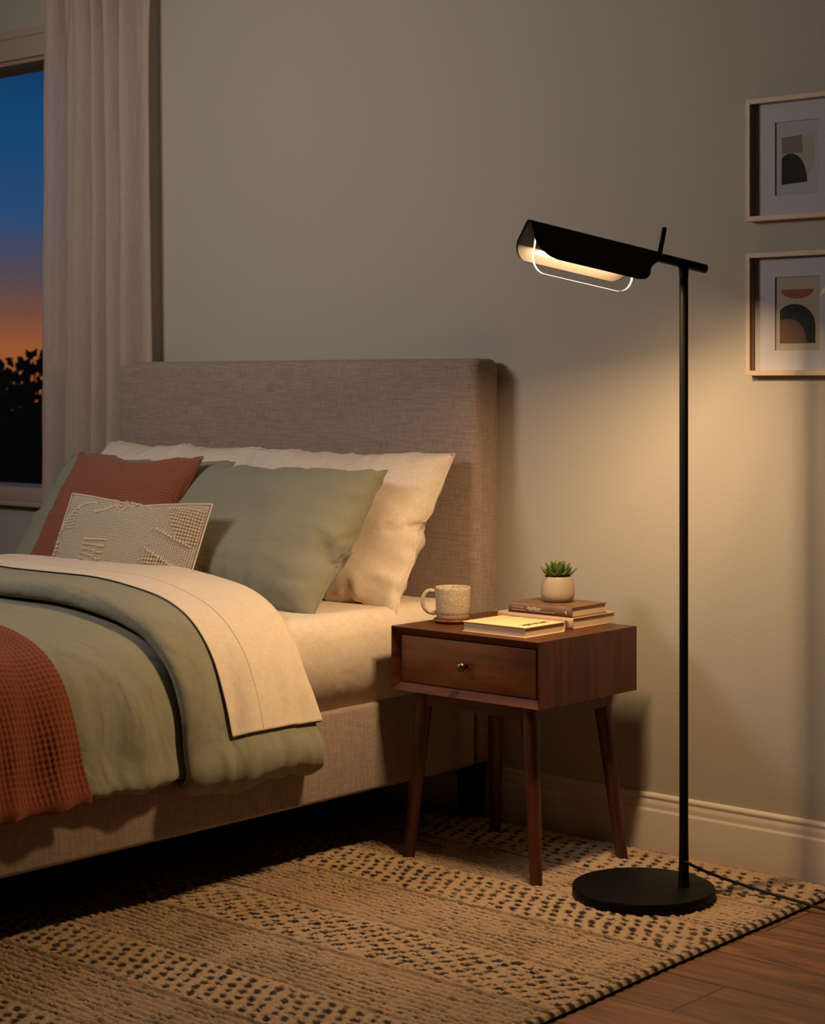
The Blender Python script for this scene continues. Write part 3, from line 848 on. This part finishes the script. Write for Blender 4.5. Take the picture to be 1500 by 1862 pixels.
# corner bracket beside the near leg
bk = bmesh.new()
vs_ = [bk.verts.new(q) for q in ((-.115, -.475, .391), (-.072, -.475, .391), (-.072, -.475, .352), (-.115, -.462, .391), (-.072, -.462, .391), (-.072, -.462, .352))]
for q in ((0, 1, 2), (5, 4, 3), (0, 3, 4, 1), (1, 4, 5, 2), (2, 5, 3, 0)): bk.faces.new([vs_[i] for i in q])
bm_obj('corner_bracket', bk, MAT['walnut_x'], ns)
for (tx, ty, fx, fy) in ((-.052, -.463, -.008, -.499), (-.386, -.463, -.412, -.497), (-.386, -.183, -.417, -.146), (-.048, -.183, -.002, -.156)):
    n_ = 14
    tt = np.linspace(0, 1, n_)
    rings = []
    for q in tt:
        c_ = np.array([tx + (fx - tx) * q, ty + (fy - ty) * q, .428 + (.0125 - .428) * q])
        r_ = .0205 - .0065 * q
        a_ = np.linspace(0, 2 * PI, 24, endpoint=False)
        ex = 2.6
        cx_ = np.sign(np.cos(a_)) * np.abs(np.cos(a_)) ** (2 / ex); sx_ = np.sign(np.sin(a_)) * np.abs(np.sin(a_)) ** (2 / ex)
        rings.append(np.stack([c_[0] + r_ * cx_, c_[1] + r_ * sx_, np.full(24, c_[2])], 1))
    V, F = grid(np.array(rings).transpose(1, 0, 2), closed_u=True)
    F += [[j * n_ for j in range(24)], [j * n_ + n_ - 1 for j in range(24)][::-1]]
    obj('leg', V, F, MAT['walnut_z'], ns, sharp=50)

# ------------------------------------------------------------------ things on the nightstand
ZT = NZ1
def speckle(name, c1, c2, sc):
    k = M(name)
    vo = k.n('ShaderNodeTexVoronoi'); k.set(vo, 'Vector', k.map('Object', (1, 1, 1))); vo.inputs['Scale'].default_value = sc
    nz_ = k.noise(k.map('Object', (1, 1, 1)), sc * .45, 3, .65)
    f_ = k.math('MULTIPLY', k.ramp(nz_, [(.42, 0.), (.56, 1.)]), k.ramp(vo.outputs[0], [(.18, 1.), (.5, .25)]))
    k.base(k.mix(f_, c1, c2), .55); k.bump(nz_, .0004, .6)
    return k.m
mugc = (-.376, -.369)
co_ = thing('coaster', (mugc[0], mugc[1], ZT), 'round wooden coaster dish under the speckled mug', 'coaster')
v, f = lathe([(0, .0), (.040, .0), (.046, .002), (.0495, .0065), (.0495, .0095), (.0475, .0100), (.0455, .0075), (.040, .0060), (0, .0060)], (mugc[0], mugc[1], ZT), 64)
obj('dish', v, f, MAT['coaster'], co_)
MAT['mug'] = speckle('speckled_stoneware', lin((196, 176, 148)), lin((104, 82, 62)), 520)
MAT['rawclay'] = simple('raw_clay', lin((150, 112, 82)), .85)
mg = thing('mug', (mugc[0], mugc[1], ZT + .0062), 'speckled beige stoneware mug with a loop handle on the wooden coaster', 'mug')
zc = ZT + .0062
prof = [(.0405, .014), (.0425, .017), (.0432, .025), (.0445, .05), (.0452, .078), (.0452, .083), (.0443, .0848), (.0425, .0845), (.0415, .082), (.0405, .05), (.0395, .02), (.036, .010), (0, .008)]
v, f = lathe(prof, (mugc[0], mugc[1], zc), 72); obj('cup', v, f, MAT['mug'], mg)
v, f = lathe([(0, 0), (.036, 0), (.0395, .002), (.0415, .006), (.0422, .0145), (.0405, .0165), (.038, .0145)], (mugc[0], mugc[1], zc), 72)
tag(obj('foot', v, f, MAT['rawclay'], mg), 'bare clay foot band of the mug')
hd = np.array([-.75, -.66, 0]); hd /= np.linalg.norm(hd)
hp = [(.043, .072), (.056, .0745), (.068, .070), (.0755, .058), (.0765, .044), (.0725, .031), (.063, .022), (.052, .0185), (.041, .0195)]
hp = catmull(np.array(hp), 40)
HP = np.array([[mugc[0] + hd[0] * a_, mugc[1] + hd[1] * a_, zc + b_] for a_, b_ in hp])
v, f = tube(HP, .0056, 14); obj('handle', v, f, MAT['mug'], mg)

def text_mesh(s, size, shear=0., extrude=.00015, weight=0.):
    c = bpy.data.curves.new('lettering', 'FONT'); c.body = s; c.size = size; c.shear = shear; c.extrude = extrude; c.offset = weight
    c.align_x = 'CENTER'; c.align_y = 'CENTER'; c.resolution_u = 3
    o = bpy.data.objects.new('tmp', c); COL.objects.link(o)
    dg = bpy.context.evaluated_depsgraph_get(); dg.update()
    me = bpy.data.meshes.new_from_object(o.evaluated_get(dg))
    bpy.data.objects.remove(o); bpy.data.curves.remove(c)
    V = np.array([v_.co[:] for v_ in me.vertices]); F = [list(p_.vertices) for p_ in me.polygons]
    bpy.data.meshes.remove(me)
    return V, F
def place(V, o, ux, uy):
    """lay flat xy shapes onto the plane at o spanned by ux, uy (lifting along their normal)"""
    ux = np.array(ux, float); uy = np.array(uy, float); n_ = np.cross(ux, uy)
    V = np.asarray(V, float)
    return np.array(o) + V[:, :1] * ux + V[:, 1:2] * uy + V[:, 2:3] * n_

k = M('page_edges')
pg = k.noise(k.map('Object', (6, 6, 900)), 1, 1)
k.base(k.mix(pg, lin((188, 162, 132)), lin((226, 202, 172))), .85); k.bump(pg, .0004, .6)
MAT['pages'] = k.m
def book(x0, x1, y0, y1, z0, z1, spine, cover_m, label, group=None, board=.0024, over=.003, group_rot=0.):
    """spine: side of the spine ('back' or 'front')"""
    cx_, cy_ = (x0 + x1) / 2, (y0 + y1) / 2
    b = thing('book', (cx_, cy_, z0), label, 'book', group)
    bm = bmesh.new()
    box_bm(x0, x1, y0, y1, z0, z0 + board, .0006, 2, bm); box_bm(x0, x1, y0, y1, z1 - board, z1, .0006, 2, bm)
    # rounded spine
    n_ = 10; sgn = 1 if spine == 'back' else -1; ys = y1 if spine == 'back' else y0
    zm = (z0 + z1) / 2; hz = (z1 - z0) / 2
    A = []; 
    for q in range(n_ + 1):
        a_ = -PI / 2 + PI * q / n_
        A.append((ys + sgn * .0045 * math.cos(a_) - sgn * .001, zm + hz * math.sin(a_)))
    for q in range(n_, -1, -1):
        a_ = -PI / 2 + PI * q / n_
        A.append((ys + sgn * .0025 * math.cos(a_) - sgn * .0025, zm + (hz - board) * math.sin(a_)))
    va = [bm.verts.new((x0, y_, z_)) for y_, z_ in A]; vb = [bm.verts.new((x1, y_, z_)) for y_, z_ in A]
    L = len(A)
    for q in range(L): bm.faces.new([va[q], va[(q + 1) % L], vb[(q + 1) % L], vb[q]])
    for q in range(n_):
        bm.faces.new([va[q], va[q + 1], va[L - 2 - q], va[L - 1 - q]]); bm.faces.new([vb[q], vb[L - 1 - q], vb[L - 2 - q], vb[q + 1]])
    bm_obj('cover', bm, cover_m, b)
    py0 = y0 + (over if spine == 'back' else .002); py1 = y1 - (over if spine == 'front' else .002)
    bm_obj('page_block', box_bm(x0 + over, x1 - over, py0, py1, z0 + board, z1 - board, .0004, 1), MAT['pages'], b)
    return b
MAT['book_cream'] = wood('cream_book_cloth', lin((222, 186, 132)), lin((230, 196, 142)), lin((238, 206, 152)), scale=(18, 5, 5), rough=.7)
MAT['book_beige'] = simple('beige_book_cloth', lin((196, 158, 126)), .7)
k = M('brown_dust_jacket')
n_ = k.noise(k.map('Object', (9, 16, 4)), 1, 4, .6, .8)
k.base(k.mix(k.ramp(n_, [(.45, 0.), (.62, 1.)]), lin((118, 86, 62)), lin((98, 68, 48))), .5)
MAT['book_brown'] = k.m
MAT['ink'] = simple('dark_ink', lin((44, 26, 18)), .7)
MAT['white_ink'] = simple('pale_ink', lin((236, 222, 202)), .6)

b1 = book(-.245, -.048, -.488, -.334, ZT, ZT + .0255, 'back', MAT['book_cream'], 'cream hardback lying alone at the front of the nightstand')
tv_, tf_ = text_mesh('amnısk', .037, weight=.0007)
obj('lettering', place(tv_, (-.078, -.412, ZT + .0257), (0, -1, 0), (1, 0, 0)), tf_, MAT['ink'], b1, smooth=False)
b2 = book(-.300, -.062, -.278, -.098, ZT, ZT + .0275, 'front', MAT['book_beige'], 'thick beige hardback at the bottom of the stack under the succulent', 'stacked books')
b3 = book(-.266, -.066, -.277, -.130, ZT + .0277, ZT + .0535, 'front', MAT['book_brown'], 'brown hardback on top of the beige book, holding the succulent pot', 'stacked books')
def dashes(rows, o, ux, uy, parent, m, h=.0014):
    V = []; F = []
    for (x_, y_, w_) in rows:
        q = len(V); V += [(x_, y_, 0), (x_ + w_, y_, 0), (x_ + w_, y_ + h, 0), (x_, y_ + h, 0), (x_, y_, -.0004), (x_ + w_, y_, -.0004), (x_ + w_, y_ + h, -.0004), (x_, y_ + h, -.0004)]
        F += [[q, q + 1, q + 2, q + 3], [q + 4, q + 7, q + 6, q + 5], [q, q + 4, q + 5, q + 1], [q + 1, q + 5, q + 6, q + 2], [q + 2, q + 6, q + 7, q + 3], [q + 3, q + 7, q + 4, q]]
    obj('small_print', place(np.array(V, float), o, ux, uy), F, m, parent, smooth=False)
ys3 = -.277 - .0037; zs3 = ZT + .0405
tv_, tf_ = text_mesh('hishfaor', .0135, .35)
obj('lettering', place(tv_, (-.184, ys3, zs3 + .002), (1, 0, 0), (0, 0, 1)), tf_, MAT['white_ink'], b3, smooth=False)
rr = random.Random(4)
row = []; x_ = -.062
for y_, xa, xb in ((-.0055, -.024, .056), (.0015, -.075, -.044), (-.0055, -.077, -.038)):
    x_ = xa
    while x_ < xb:
        w_ = rr.uniform(.0012, .0034); row.append((x_, y_, w_)); x_ += w_ + .0011
dashes(row, (-.176, ys3, zs3), (1, 0, 0), (0, 0, 1), b3, MAT['white_ink'], .0009)
# little winged mark near the spine's right end
mk = [tube(catmull(np.array(q), 8), .0007, 6) for q in ([(0, 0, 0), (.003, .001, 0), (.0045, .005, 0)], [(0, 0, 0), (.003, -.0008, 0), (.004, -.0045, 0)], [(-.002, .001, 0), (.001, .0006, 0), (.0015, -.0008, 0)])]
mv, mf = merge_vf(mk); obj('publisher_mark', place(np.array(mv) * 1.1, (-.086, ys3, zs3 - .001), (1, 0, 0), (0, 0, 1)), mf, MAT['white_ink'], b3)
ys2 = -.278 - .0037; zs2 = ZT + .0137
row = []
for y_, xa, xb, hh_ in ((.003, -.072, -.046, 0), (.0018, -.043, .02, 0)):
    x_ = xa
    while x_ < xb:
        w_ = rr.uniform(.0016, .004); row.append((x_, y_ + rr.uniform(-.0006, .0006), w_)); x_ += w_ + .0012
dashes(row, (-.19, ys2, zs2), (1, 0, 0), (0, 0, 1), b2, MAT['ink'], .0022)
ring_ = [(.0066 * math.cos(a_), .0066 * math.sin(a_), 0) for a_ in np.linspace(0, 2 * PI, 33)]
star = [tube(np.array(ring_), .00045, 6, False)]
for q in range(8):
    a_ = PI * q / 4; star.append(tube(np.array([(.0008 * math.cos(a_), .0008 * math.sin(a_), 0), (.0046 * math.cos(a_), .0046 * math.sin(a_), 0)]), .0005, 6))
mv, mf = merge_vf(star); obj('publisher_mark', place(np.array(mv), (-.081, ys2, zs2), (1, 0, 0), (0, 0, 1)), mf, MAT['ink'], b2)

# succulent
ZP = ZT + .0537
pc = (-.172, -.196)
pt = thing('potted_succulent', (pc[0], pc[1], ZP), 'small green rosette succulent in a round beige ceramic pot on the books', 'plant')
k = M('satin_ceramic'); n_ = k.noise(k.map('Object', (4, 4, 40)), 1, 3)
k.base(k.mix(n_, lin((160, 143, 121)), lin((176, 158, 135))), .4); MAT['pot'] = k.m
v, f = lathe([(0, 0), (.030, 0), (.036, .002), (.0405, .008), (.0428, .018), (.0430, .026), (.0415, .040), (.0390, .053), (.0370, .0625), (.0362, .0645), (.0350, .0645), (.0345, .062), (.036, .05), (0, .05)], (pc[0], pc[1], ZP), 72)
obj('pot', v, f, MAT['pot'], pt)
v, f = lathe([(0, .0555), (.02, .056), (.0352, .0545)], (pc[0], pc[1], ZP), 40)
obj('soil', v, f, simple('potting_soil', lin((36, 26, 18)), .95), pt)
k = M('succulent_leaf'); n_ = k.noise(k.map('Object', (60, 60, 60)), 1, 2)
k.base(k.mix(n_, lin((62, 82, 30)), lin((98, 118, 48))), .42, Subsurface_Weight=.08); k.b.inputs['Subsurface Radius'].default_value = (.004, .006, .002)
MAT['leaf'] = k.m
def leaf(az, el, L, wd, th, r0, z0, curl):
    n_, m_ = 14, 12
    P = np.zeros((m_, n_, 3))
    for i in range(n_):
        t_ = i / (n_ - 1)
        e_ = el + curl * t_
        x_ = r0 + sum(math.cos(el + curl * q / 20 * t_) for q in range(20)) / 20 * L * t_
        z_ = z0 + sum(math.sin(el + curl * q / 20 * t_) for q in range(20)) / 20 * L * t_
        w_ = wd * (math.sin(PI * min(1, (t_ * .80 + .18))) ** .8) * (1 if t_ < .97 else .25)
        h_ = th * (1 - t_ ** 2.4) * (.7 + .3 * math.sin(PI * t_)) + .0004
        for j in range(m_):
            a_ = 2 * PI * j / m_
            yy_ = w_ * math.cos(a_); hh_ = h_ * math.sin(a_)
            if math.sin(a_) > 0: hh_ *= .55; hh_ += .18 * w_ * (math.cos(a_) ** 2)
            P[j, i] = (x_ - math.sin(e_) * hh_, yy_, z_ + math.cos(e_) * hh_)
    R_ = np.array(Matrix.Rotation(az, 3, 'Z'))
    P = P @ R_.T + np.array([pc[0], pc[1], ZP])
    V, F = grid(P, closed_u=True)
    F += [[j * n_ for j in range(m_)], [j * n_ + n_ - 1 for j in range(m_)][::-1]]
    obj('leaf', V, F, MAT['leaf'], pt)
base_az = -.84        # one leaf faces the front
for q in range(9): leaf(base_az + q * 2 * PI / 9, .30 + .06 * (q % 2), .049 + .003 * (q % 3), .0108, .0058, .004, .059, .55)
for q in range(8): leaf(base_az + .35 + q * 2 * PI / 8, .66, .046, .0100, .0052, .003, .064, .38)
for q in range(6): leaf(base_az + .1 + q * 2 * PI / 6, .98, .040, .0088, .0045, .002, .068, .22)
for q in range(4): leaf(base_az + .6 + q * 2 * PI / 4, 1.24, .032, .0066, .0036, .001, .071, .1)

# ------------------------------------------------------------------ floor lamp
LP = np.array([.316, -.362])
lamp = thing('floor_lamp', (.240, -.415, .013), 'black metal floor lamp with a folded sheet shade beside the nightstand', 'lamp')
v, f = lathe([(0, .0), (.158, .0), (.164, .002), (.1645, .005), (.1645, .019), (.163, .0215), (.160, .0225), (0, .0225)], (.240, -.415, .0135), 96)
obj('base', v, f, MAT['black'], lamp, sharp=40)
Zj = 1.474
pz_ = np.array([.036, .038, .055, .10, .16, .3, .6, 1., 1.38, Zj - .005]); pr_ = np.array([.0145, .0135, .0125, .0112, .0105, .0102, .0102, .0102, .0102, .0102])
v, f = tube(np.stack([np.full(10, LP[0]), np.full(10, LP[1]), pz_], 1), pr_, 28); obj('pole', v, f, MAT['black'], lamp)
phi = math.radians(30); beta = math.radians(9.4)
rr_ = np.array([math.cos(TH), math.sin(TH), 0]); dd_ = np.array([-math.sin(TH), math.cos(TH), 0])
ah = -math.cos(phi) * rr_ - math.sin(phi) * dd_
ax = math.cos(beta) * ah + np.array([0, 0, math.sin(beta)])
up_ = -math.sin(beta) * ah + np.array([0, 0, math.cos(beta)])
sd_ = np.cross(ax, up_)                                       # sideways
if np.dot(sd_, rr_) < 0: sd_ = -sd_                            # towards the near (right) flap
J = np.array([LP[0], LP[1], Zj])
def L3(s, a, b): return J + ax * s + sd_ * a + up_ * b
v, f = tube([L3(-.064, 0, 0), L3(-.0635, 0, 0), L3(-.0, 0, 0), L3(.13, 0, 0)], [.0095, .0108, .0108, .0108], 28)
v2, f2 = tube([L3(.0, 0, -.034) * np.array([0, 0, 1]) + np.array([LP[0], LP[1], 0]), np.array([LP[0], LP[1], Zj - .02]), np.array([LP[0], LP[1], Zj - .01]), np.array([LP[0], LP[1], Zj])], [.0104, .0108, .0125, .016], 28)
mv, mf = merge_vf([(v, f), (v2, f2)])
obj('arm', mv, mf, MAT['black'], lamp, sharp=50)
v, f = tube([L3(.072, .0, .006), L3(.068, .0, .068), L3(.0678, .0, .0705), L3(.0677, .0, .0715)], [.0056, .0056, .0046, .002], 18)
obj('lever', v, f, MAT['black'], lamp)
# folded shade
al = math.radians(33); Lf = .092; r_ap = .0125
S0, S1 = .082, .436
def shade():
    prof_ = []                                                 # (a, b, distance from the lower edge)
    m_ = 16
    for q in range(m_): 
        t_ = q / m_; prof_.append((-1, Lf * t_))
    na = 12
    half_pts = []
    # flap from apex arc end downwards
    ang = PI / 2 - al
    pts = []
    for q in range(na + 1):
        th_ = PI / 2 - (PI / 2 - al) * q / na - 0
        pts.append((r_ap * math.cos(PI / 2 - (PI / 2 - al) * q / na), r_ap * math.sin(PI / 2 - (PI / 2 - al) * q / na)))
    ex, ey = pts[-1]
    dx, dy = math.sin(al), -math.cos(al)
    for q in range(1, 29):
        t_ = q / 28 * Lf; pts.append((ex + dx * t_, ey + dy * t_))
    pts = np.array(pts); arc = np.r_[0, np.cumsum(np.linalg.norm(np.diff(pts, axis=0), axis=1))]
    full = np.vstack([np.c_[-pts[::-1, 0], pts[::-1, 1]], pts[1:]]); fa = np.r_[arc[::-1], arc[1:]]
    tot = arc[-1]; n_ = 60
    P = np.zeros((len(full), n_, 3))
    RL, RR = .052, .045
    for i, ((a, b), d) in enumerate(zip(full, fa)):
        q = tot - d
        il = RL - math.sqrt(max(0, RL ** 2 - (RL - q) ** 2)) if q < RL else 0.
        ir = RR - math.sqrt(max(0, RR ** 2 - (RR - q) ** 2)) if q < RR else 0.
        ir += .050 * smooth01(d, .012, .070) - .012              # flares in towards the arm at the top
        P[i] = [L3(s, a, b) for s in np.linspace(S0 + ir, S1 - il, n_)]
    V, F = grid(P)
    o = obj('shade', V, F, MAT['black'], lamp)
    c = V.reshape(-1, 3).mean(0) if hasattr(V, 'reshape') else None
    o.data.materials.append(MAT['black_in'])
    solidify(o, .0018, -1)
    return o, P
shd, SP = shade()
nn = np.cross(SP[1, 0] - SP[0, 0], SP[0, 1] - SP[0, 0])
if np.dot(nn, SP[0, 0] - L3(.2, 0, -.03)) < 0: shd.data.flip_normals()
shd.modifiers['Solidify'].material_offset = 1                     # inner face
# light bar and clear edge-lit fin
k = M('led_diffuser'); em = k.n('ShaderNodeEmission'); em.inputs[0].default_value = (1, .68, .36, 1); em.inputs[1].default_value = 2.2
k.t.links.new(em.outputs[0], k.out.inputs[0]); MAT['led'] = k.m
def bar(s0, s1, a0, a1, b0, b1):
    c8 = [L3(s, a, b) for s in (s0, s1) for a in (a0, a1) for b in (b0, b1)]
    return c8, [[0, 1, 3, 2], [4, 6, 7, 5], [0, 4, 5, 1], [2, 3, 7, 6], [0, 2, 6, 4], [1, 5, 7, 3]]
obj('light_bar', *bar(.125, .34, -.006, .006, -.012, -.004), MAT['led'], lamp, smooth=False)
k = M('clear_acrylic')
tr = k.n('ShaderNodeBsdfTransparent'); tr.inputs[0].default_value = (.97, .96, .95, 1); gl = k.n('ShaderNodeBsdfGlossy'); gl.inputs['Roughness'].default_value = .08
mx = k.n('ShaderNodeMixShader'); mx.inputs[0].default_value = .06
k.t.links.new(tr.outputs[0], mx.inputs[1]); k.t.links.new(gl.outputs[0], mx.inputs[2]); k.t.links.new(mx.outputs[0], k.out.inputs[0])
MAT['acrylic'] = k.m
fa0, fa1, fb = .140, .412, -.098; Rf = .036
outl = [(fa1, -.024)]
for q in range(11):
    a_ = q / 10 * PI / 2; outl.append((fa1 - Rf + Rf * math.cos(a_), fb + Rf - Rf * math.sin(a_)))
for q in range(11):
    a_ = PI / 2 + q / 10 * PI / 2; outl.append((fa0 + Rf + Rf * math.cos(a_), fb + Rf - Rf * math.sin(a_)))
outl.append((fa0, -.024))
n_ = len(outl)
V = [L3(s, .0032, b) for s, b in outl] + [L3(s, -.0032, b) for s, b in outl]
fin = obj('acrylic_fin', V, [list(range(n_)), [n_ + q for q in range(n_)][::-1]], MAT['acrylic'], lamp, smooth=False)
k = M('edge_glow'); em = k.n('ShaderNodeEmission'); em.inputs[0].default_value = (1, .86, .70, 1); em.inputs[1].default_value = 2.2
k.t.links.new(em.outputs[0], k.out.inputs[0])
E_ = [[q, q + 1, n_ + q + 1, n_ + q] for q in range(n_ - 1)]
tag(obj('fin_edge', V, E_, k.m, fin, smooth=False), 'glowing edge of the clear fin')
# cord
def onz(px, py, z):
    R_ = dd_ + rr_ * (px - 750) / FPX + np.array([0, 0, 1.]) * (695 - py) / FPX
    t_ = (z - 1.2) / R_[2]; return np.array([2.72, -4.036, 1.2]) + R_ * t_
cp = np.array([(.320, -.368, .097), (.328, -.364, .092), (.336, -.340, .079), (.355, -.295, .056), (.405, -.256, .035), (.469, -.240, .0225), (.545, -.243, .0185), (.605, -.241, .013), (.685, -.225, .0045), (.9, -.20, .004), (1.3, -.24, .004), (1.7, -.16, .004)])
v, f = tube(catmull(cp, 160), .0036, 10); obj('cord', v, f, MAT['cord'], lamp)

# ------------------------------------------------------------------ framed prints
MAT['mat_board'] = simple('white_mat_board', lin((206, 198, 196)), .9)
def framed(z0, z1, label, art):
    x0, x1 = .2775, .553
    fr = thing('framed_print', ((x0 + x1) / 2, 0, z0), label, 'picture', 'framed prints on the wall')
    fw, dp_ = .0125, .030
    V = []; F = []
    prof_ = [(0, -.001), (0, -dp_ + .001), (.001, -dp_), (fw - .0008, -dp_), (fw, -dp_ + .0008), (fw, -.004)]
    for (ix, iy) in prof_:
        V += [(x0 + ix, iy, z0 + ix), (x1 - ix, iy, z0 + ix), (x1 - ix, iy, z1 - ix), (x0 + ix, iy, z1 - ix)]
    for q in range(len(prof_) - 1):
        for j in range(4): F.append([q * 4 + j, q * 4 + (j + 1) % 4, q * 4 + 4 + (j + 1) % 4, q * 4 + 4 + j])
    obj('frame', V, F, MAT['frame_oak'], fr, smooth=False)
    # mat with a bevelled window
    ym = -.0085
    ax0, ax1 = .3475, .4705; h_ = z1 - z0; az0, az1 = z0 + .0605, z1 - .0605
    o4 = [(x0 + fw - .001, z0 + fw - .001), (x1 - fw + .001, z0 + fw - .001), (x1 - fw + .001, z1 - fw + .001), (x0 + fw - .001, z1 - fw + .001)]
    i4 = [(ax0, az0), (ax1, az0), (ax1, az1), (ax0, az1)]; b4 = [(ax0 + .001, az0 + .001), (ax1 - .001, az0 + .001), (ax1 - .001, az1 - .001), (ax0 + .001, az1 - .001)]
    V = [(x, ym, z) for x, z in o4] + [(x, ym, z) for x, z in i4] + [(x, ym + .003, z) for x, z in b4]
    F = [[q, (q + 1) % 4, 4 + (q + 1) % 4, 4 + q] for q in range(4)] + [[4 + q, 4 + (q + 1) % 4, 8 + (q + 1) % 4, 8 + q] for q in range(4)]
    obj('mat_board', V, F, MAT['mat_board'], fr, smooth=False)
    # print: paper and flat colour shapes
    yp = -.005
    aw, ah_ = ax1 - ax0, az1 - az0
    pr_ = bm_obj('print', box_bm(ax0 - .004, ax1 + .004, yp, yp + .001, az0 - .004, az1 + .004), simple('print_paper', lin(art['paper']), .85), fr)
    for q, (nm, c_, pts) in enumerate(art['shapes']):
        y_ = yp - .0003 * (q + 1)
        P2 = [(ax0 + u_ * aw, az0 + v_ * ah_) for u_, v_ in pts]; n2 = len(P2)
        V = [(x, y_, z) for x, z in P2] + [(x, yp, z) for x, z in P2]
        F = [list(range(n2))] + [[i, (i + 1) % n2, n2 + (i + 1) % n2, n2 + i] for i in range(n2)]
        obj(nm, V, F, simple(nm + '_ink', lin(c_), .8), pr_, smooth=False)
    bm_obj('glazing', box_bm(x0 + fw - .001, x1 - fw + .001, -.0205, -.0190, z0 + fw - .001, z1 - fw + .001), MAT['picture_glass'], fr)
k = M('picture_glass')
tr = k.n('ShaderNodeBsdfTransparent'); gl = k.n('ShaderNodeBsdfGlossy'); gl.inputs['Roughness'].default_value = .03
mx = k.n('ShaderNodeMixShader'); lw = k.n('ShaderNodeFresnel'); lw.inputs[0].default_value = 1.3
k.t.links.new(lw.outputs[0], mx.inputs[0]); k.t.links.new(tr.outputs[0], mx.inputs[1]); k.t.links.new(gl.outputs[0], mx.inputs[2]); k.t.links.new(mx.outputs[0], k.out.inputs[0])
MAT['picture_glass'] = k.m
def arc(cx, cy, rx, ry, a0, a1, n=28): return [(cx + rx * math.cos(a), cy + ry * math.sin(a)) for a in np.linspace(math.radians(a0), math.radians(a1), n)]
art1 = dict(paper=(188, 180, 172), shapes=[
    ('pale_shape', (178, 170, 150), [(.47, .77), (.84, .80), (.84, .40), (.72, .26), (.60, .22), (.14, .50), (.14, .57), (.47, .60)]),
    ('square_shape', (132, 118, 100), [(.14, .56), (.60, .565), (.59, .80), (.14, .79)]),
    ('dark_dome', (24, 18, 15), [(.14, .145), (.70, .165)] + arc(.34, .165, .36, .395, 0, 90)[1:] + [(.26, .555), (.18, .53), (.14, .50)]),
    ('brown_panel', (46, 32, 26), [(.50, .17), (.675, .175)] + arc(.34, .175, .335, .35, 5, 52, 12) + [(.535, .40)]),
])
art2 = dict(paper=(186, 168, 150), shapes=[
    ('rust_bowl', (150, 84, 52), [(.13, .825)] + arc(.48, .825, .36, .125, 180, 360, 30)[1:]),
    ('dark_arch', (34, 32, 28), [(.10, .10), (.88, .10), (.88, .33)] + arc(.42, .33, .46, .30, 0, 120, 30)[1:] + [(.10, .55)]),
    ('brown_arch', (112, 82, 62), [(.10, .10), (.70, .10)] + arc(.30, .10, .40, .33, 0, 100, 24)[1:] + [(.10, .42)]),
])
framed(1.594, 1.8935, 'pale wood framed print of a dark dome under a taupe square, upper picture', art1)
framed(1.216, 1.5165, 'pale wood framed print of a rust bowl over a dark arch, lower picture', art2)

# ------------------------------------------------------------------ lights
def area(name, loc, target, size, size_y, power, col, shape='RECTANGLE', spread=180):
    l = bpy.data.lights.new(name, 'AREA'); l.shape = shape; l.size = size; l.size_y = size_y; l.energy = power; l.color = col; l.spread = math.radians(spread)
    o = bpy.data.objects.new(name, l); COL.objects.link(o); o.location = loc
    o.rotation_euler = (Vector(target) - Vector(loc)).to_track_quat('-Z', 'Y').to_euler()
    return o
lb = area('lamp_led', L3(.27, -.006, -.048), L3(.27, -.006, -1), .25, .050, 20., (1, .69, .375))
# align the strip with the arm
zv = (Vector(up_) + .27 * Vector(sd_)).normalized(); xv = Vector(ax); yv = zv.cross(xv)   # strip faces slightly towards the bed
lb.rotation_euler = Matrix((xv, yv, zv)).transposed().to_euler()
area('added_room_fill', (-1.48, -2.25, 2.05), (-1.0, 0, 1.75), .6, .5, 20., (1, .94, .91))  # added unseen fill above the bed for general brightness, no fixture

# ------------------------------------------------------------------ colour management
vs = SC.view_settings
vs.view_transform = 'Standard'; vs.look = 'None'; vs.exposure = 0; vs.gamma = 1; vs.use_curve_mapping = False
SC.cycles.use_denoising = True
SC.cycles.max_bounces = 8; SC.cycles.diffuse_bounces = 5; SC.cycles.transparent_max_bounces = 12
SC.cycles.caustics_reflective = False; SC.cycles.caustics_refractive = False
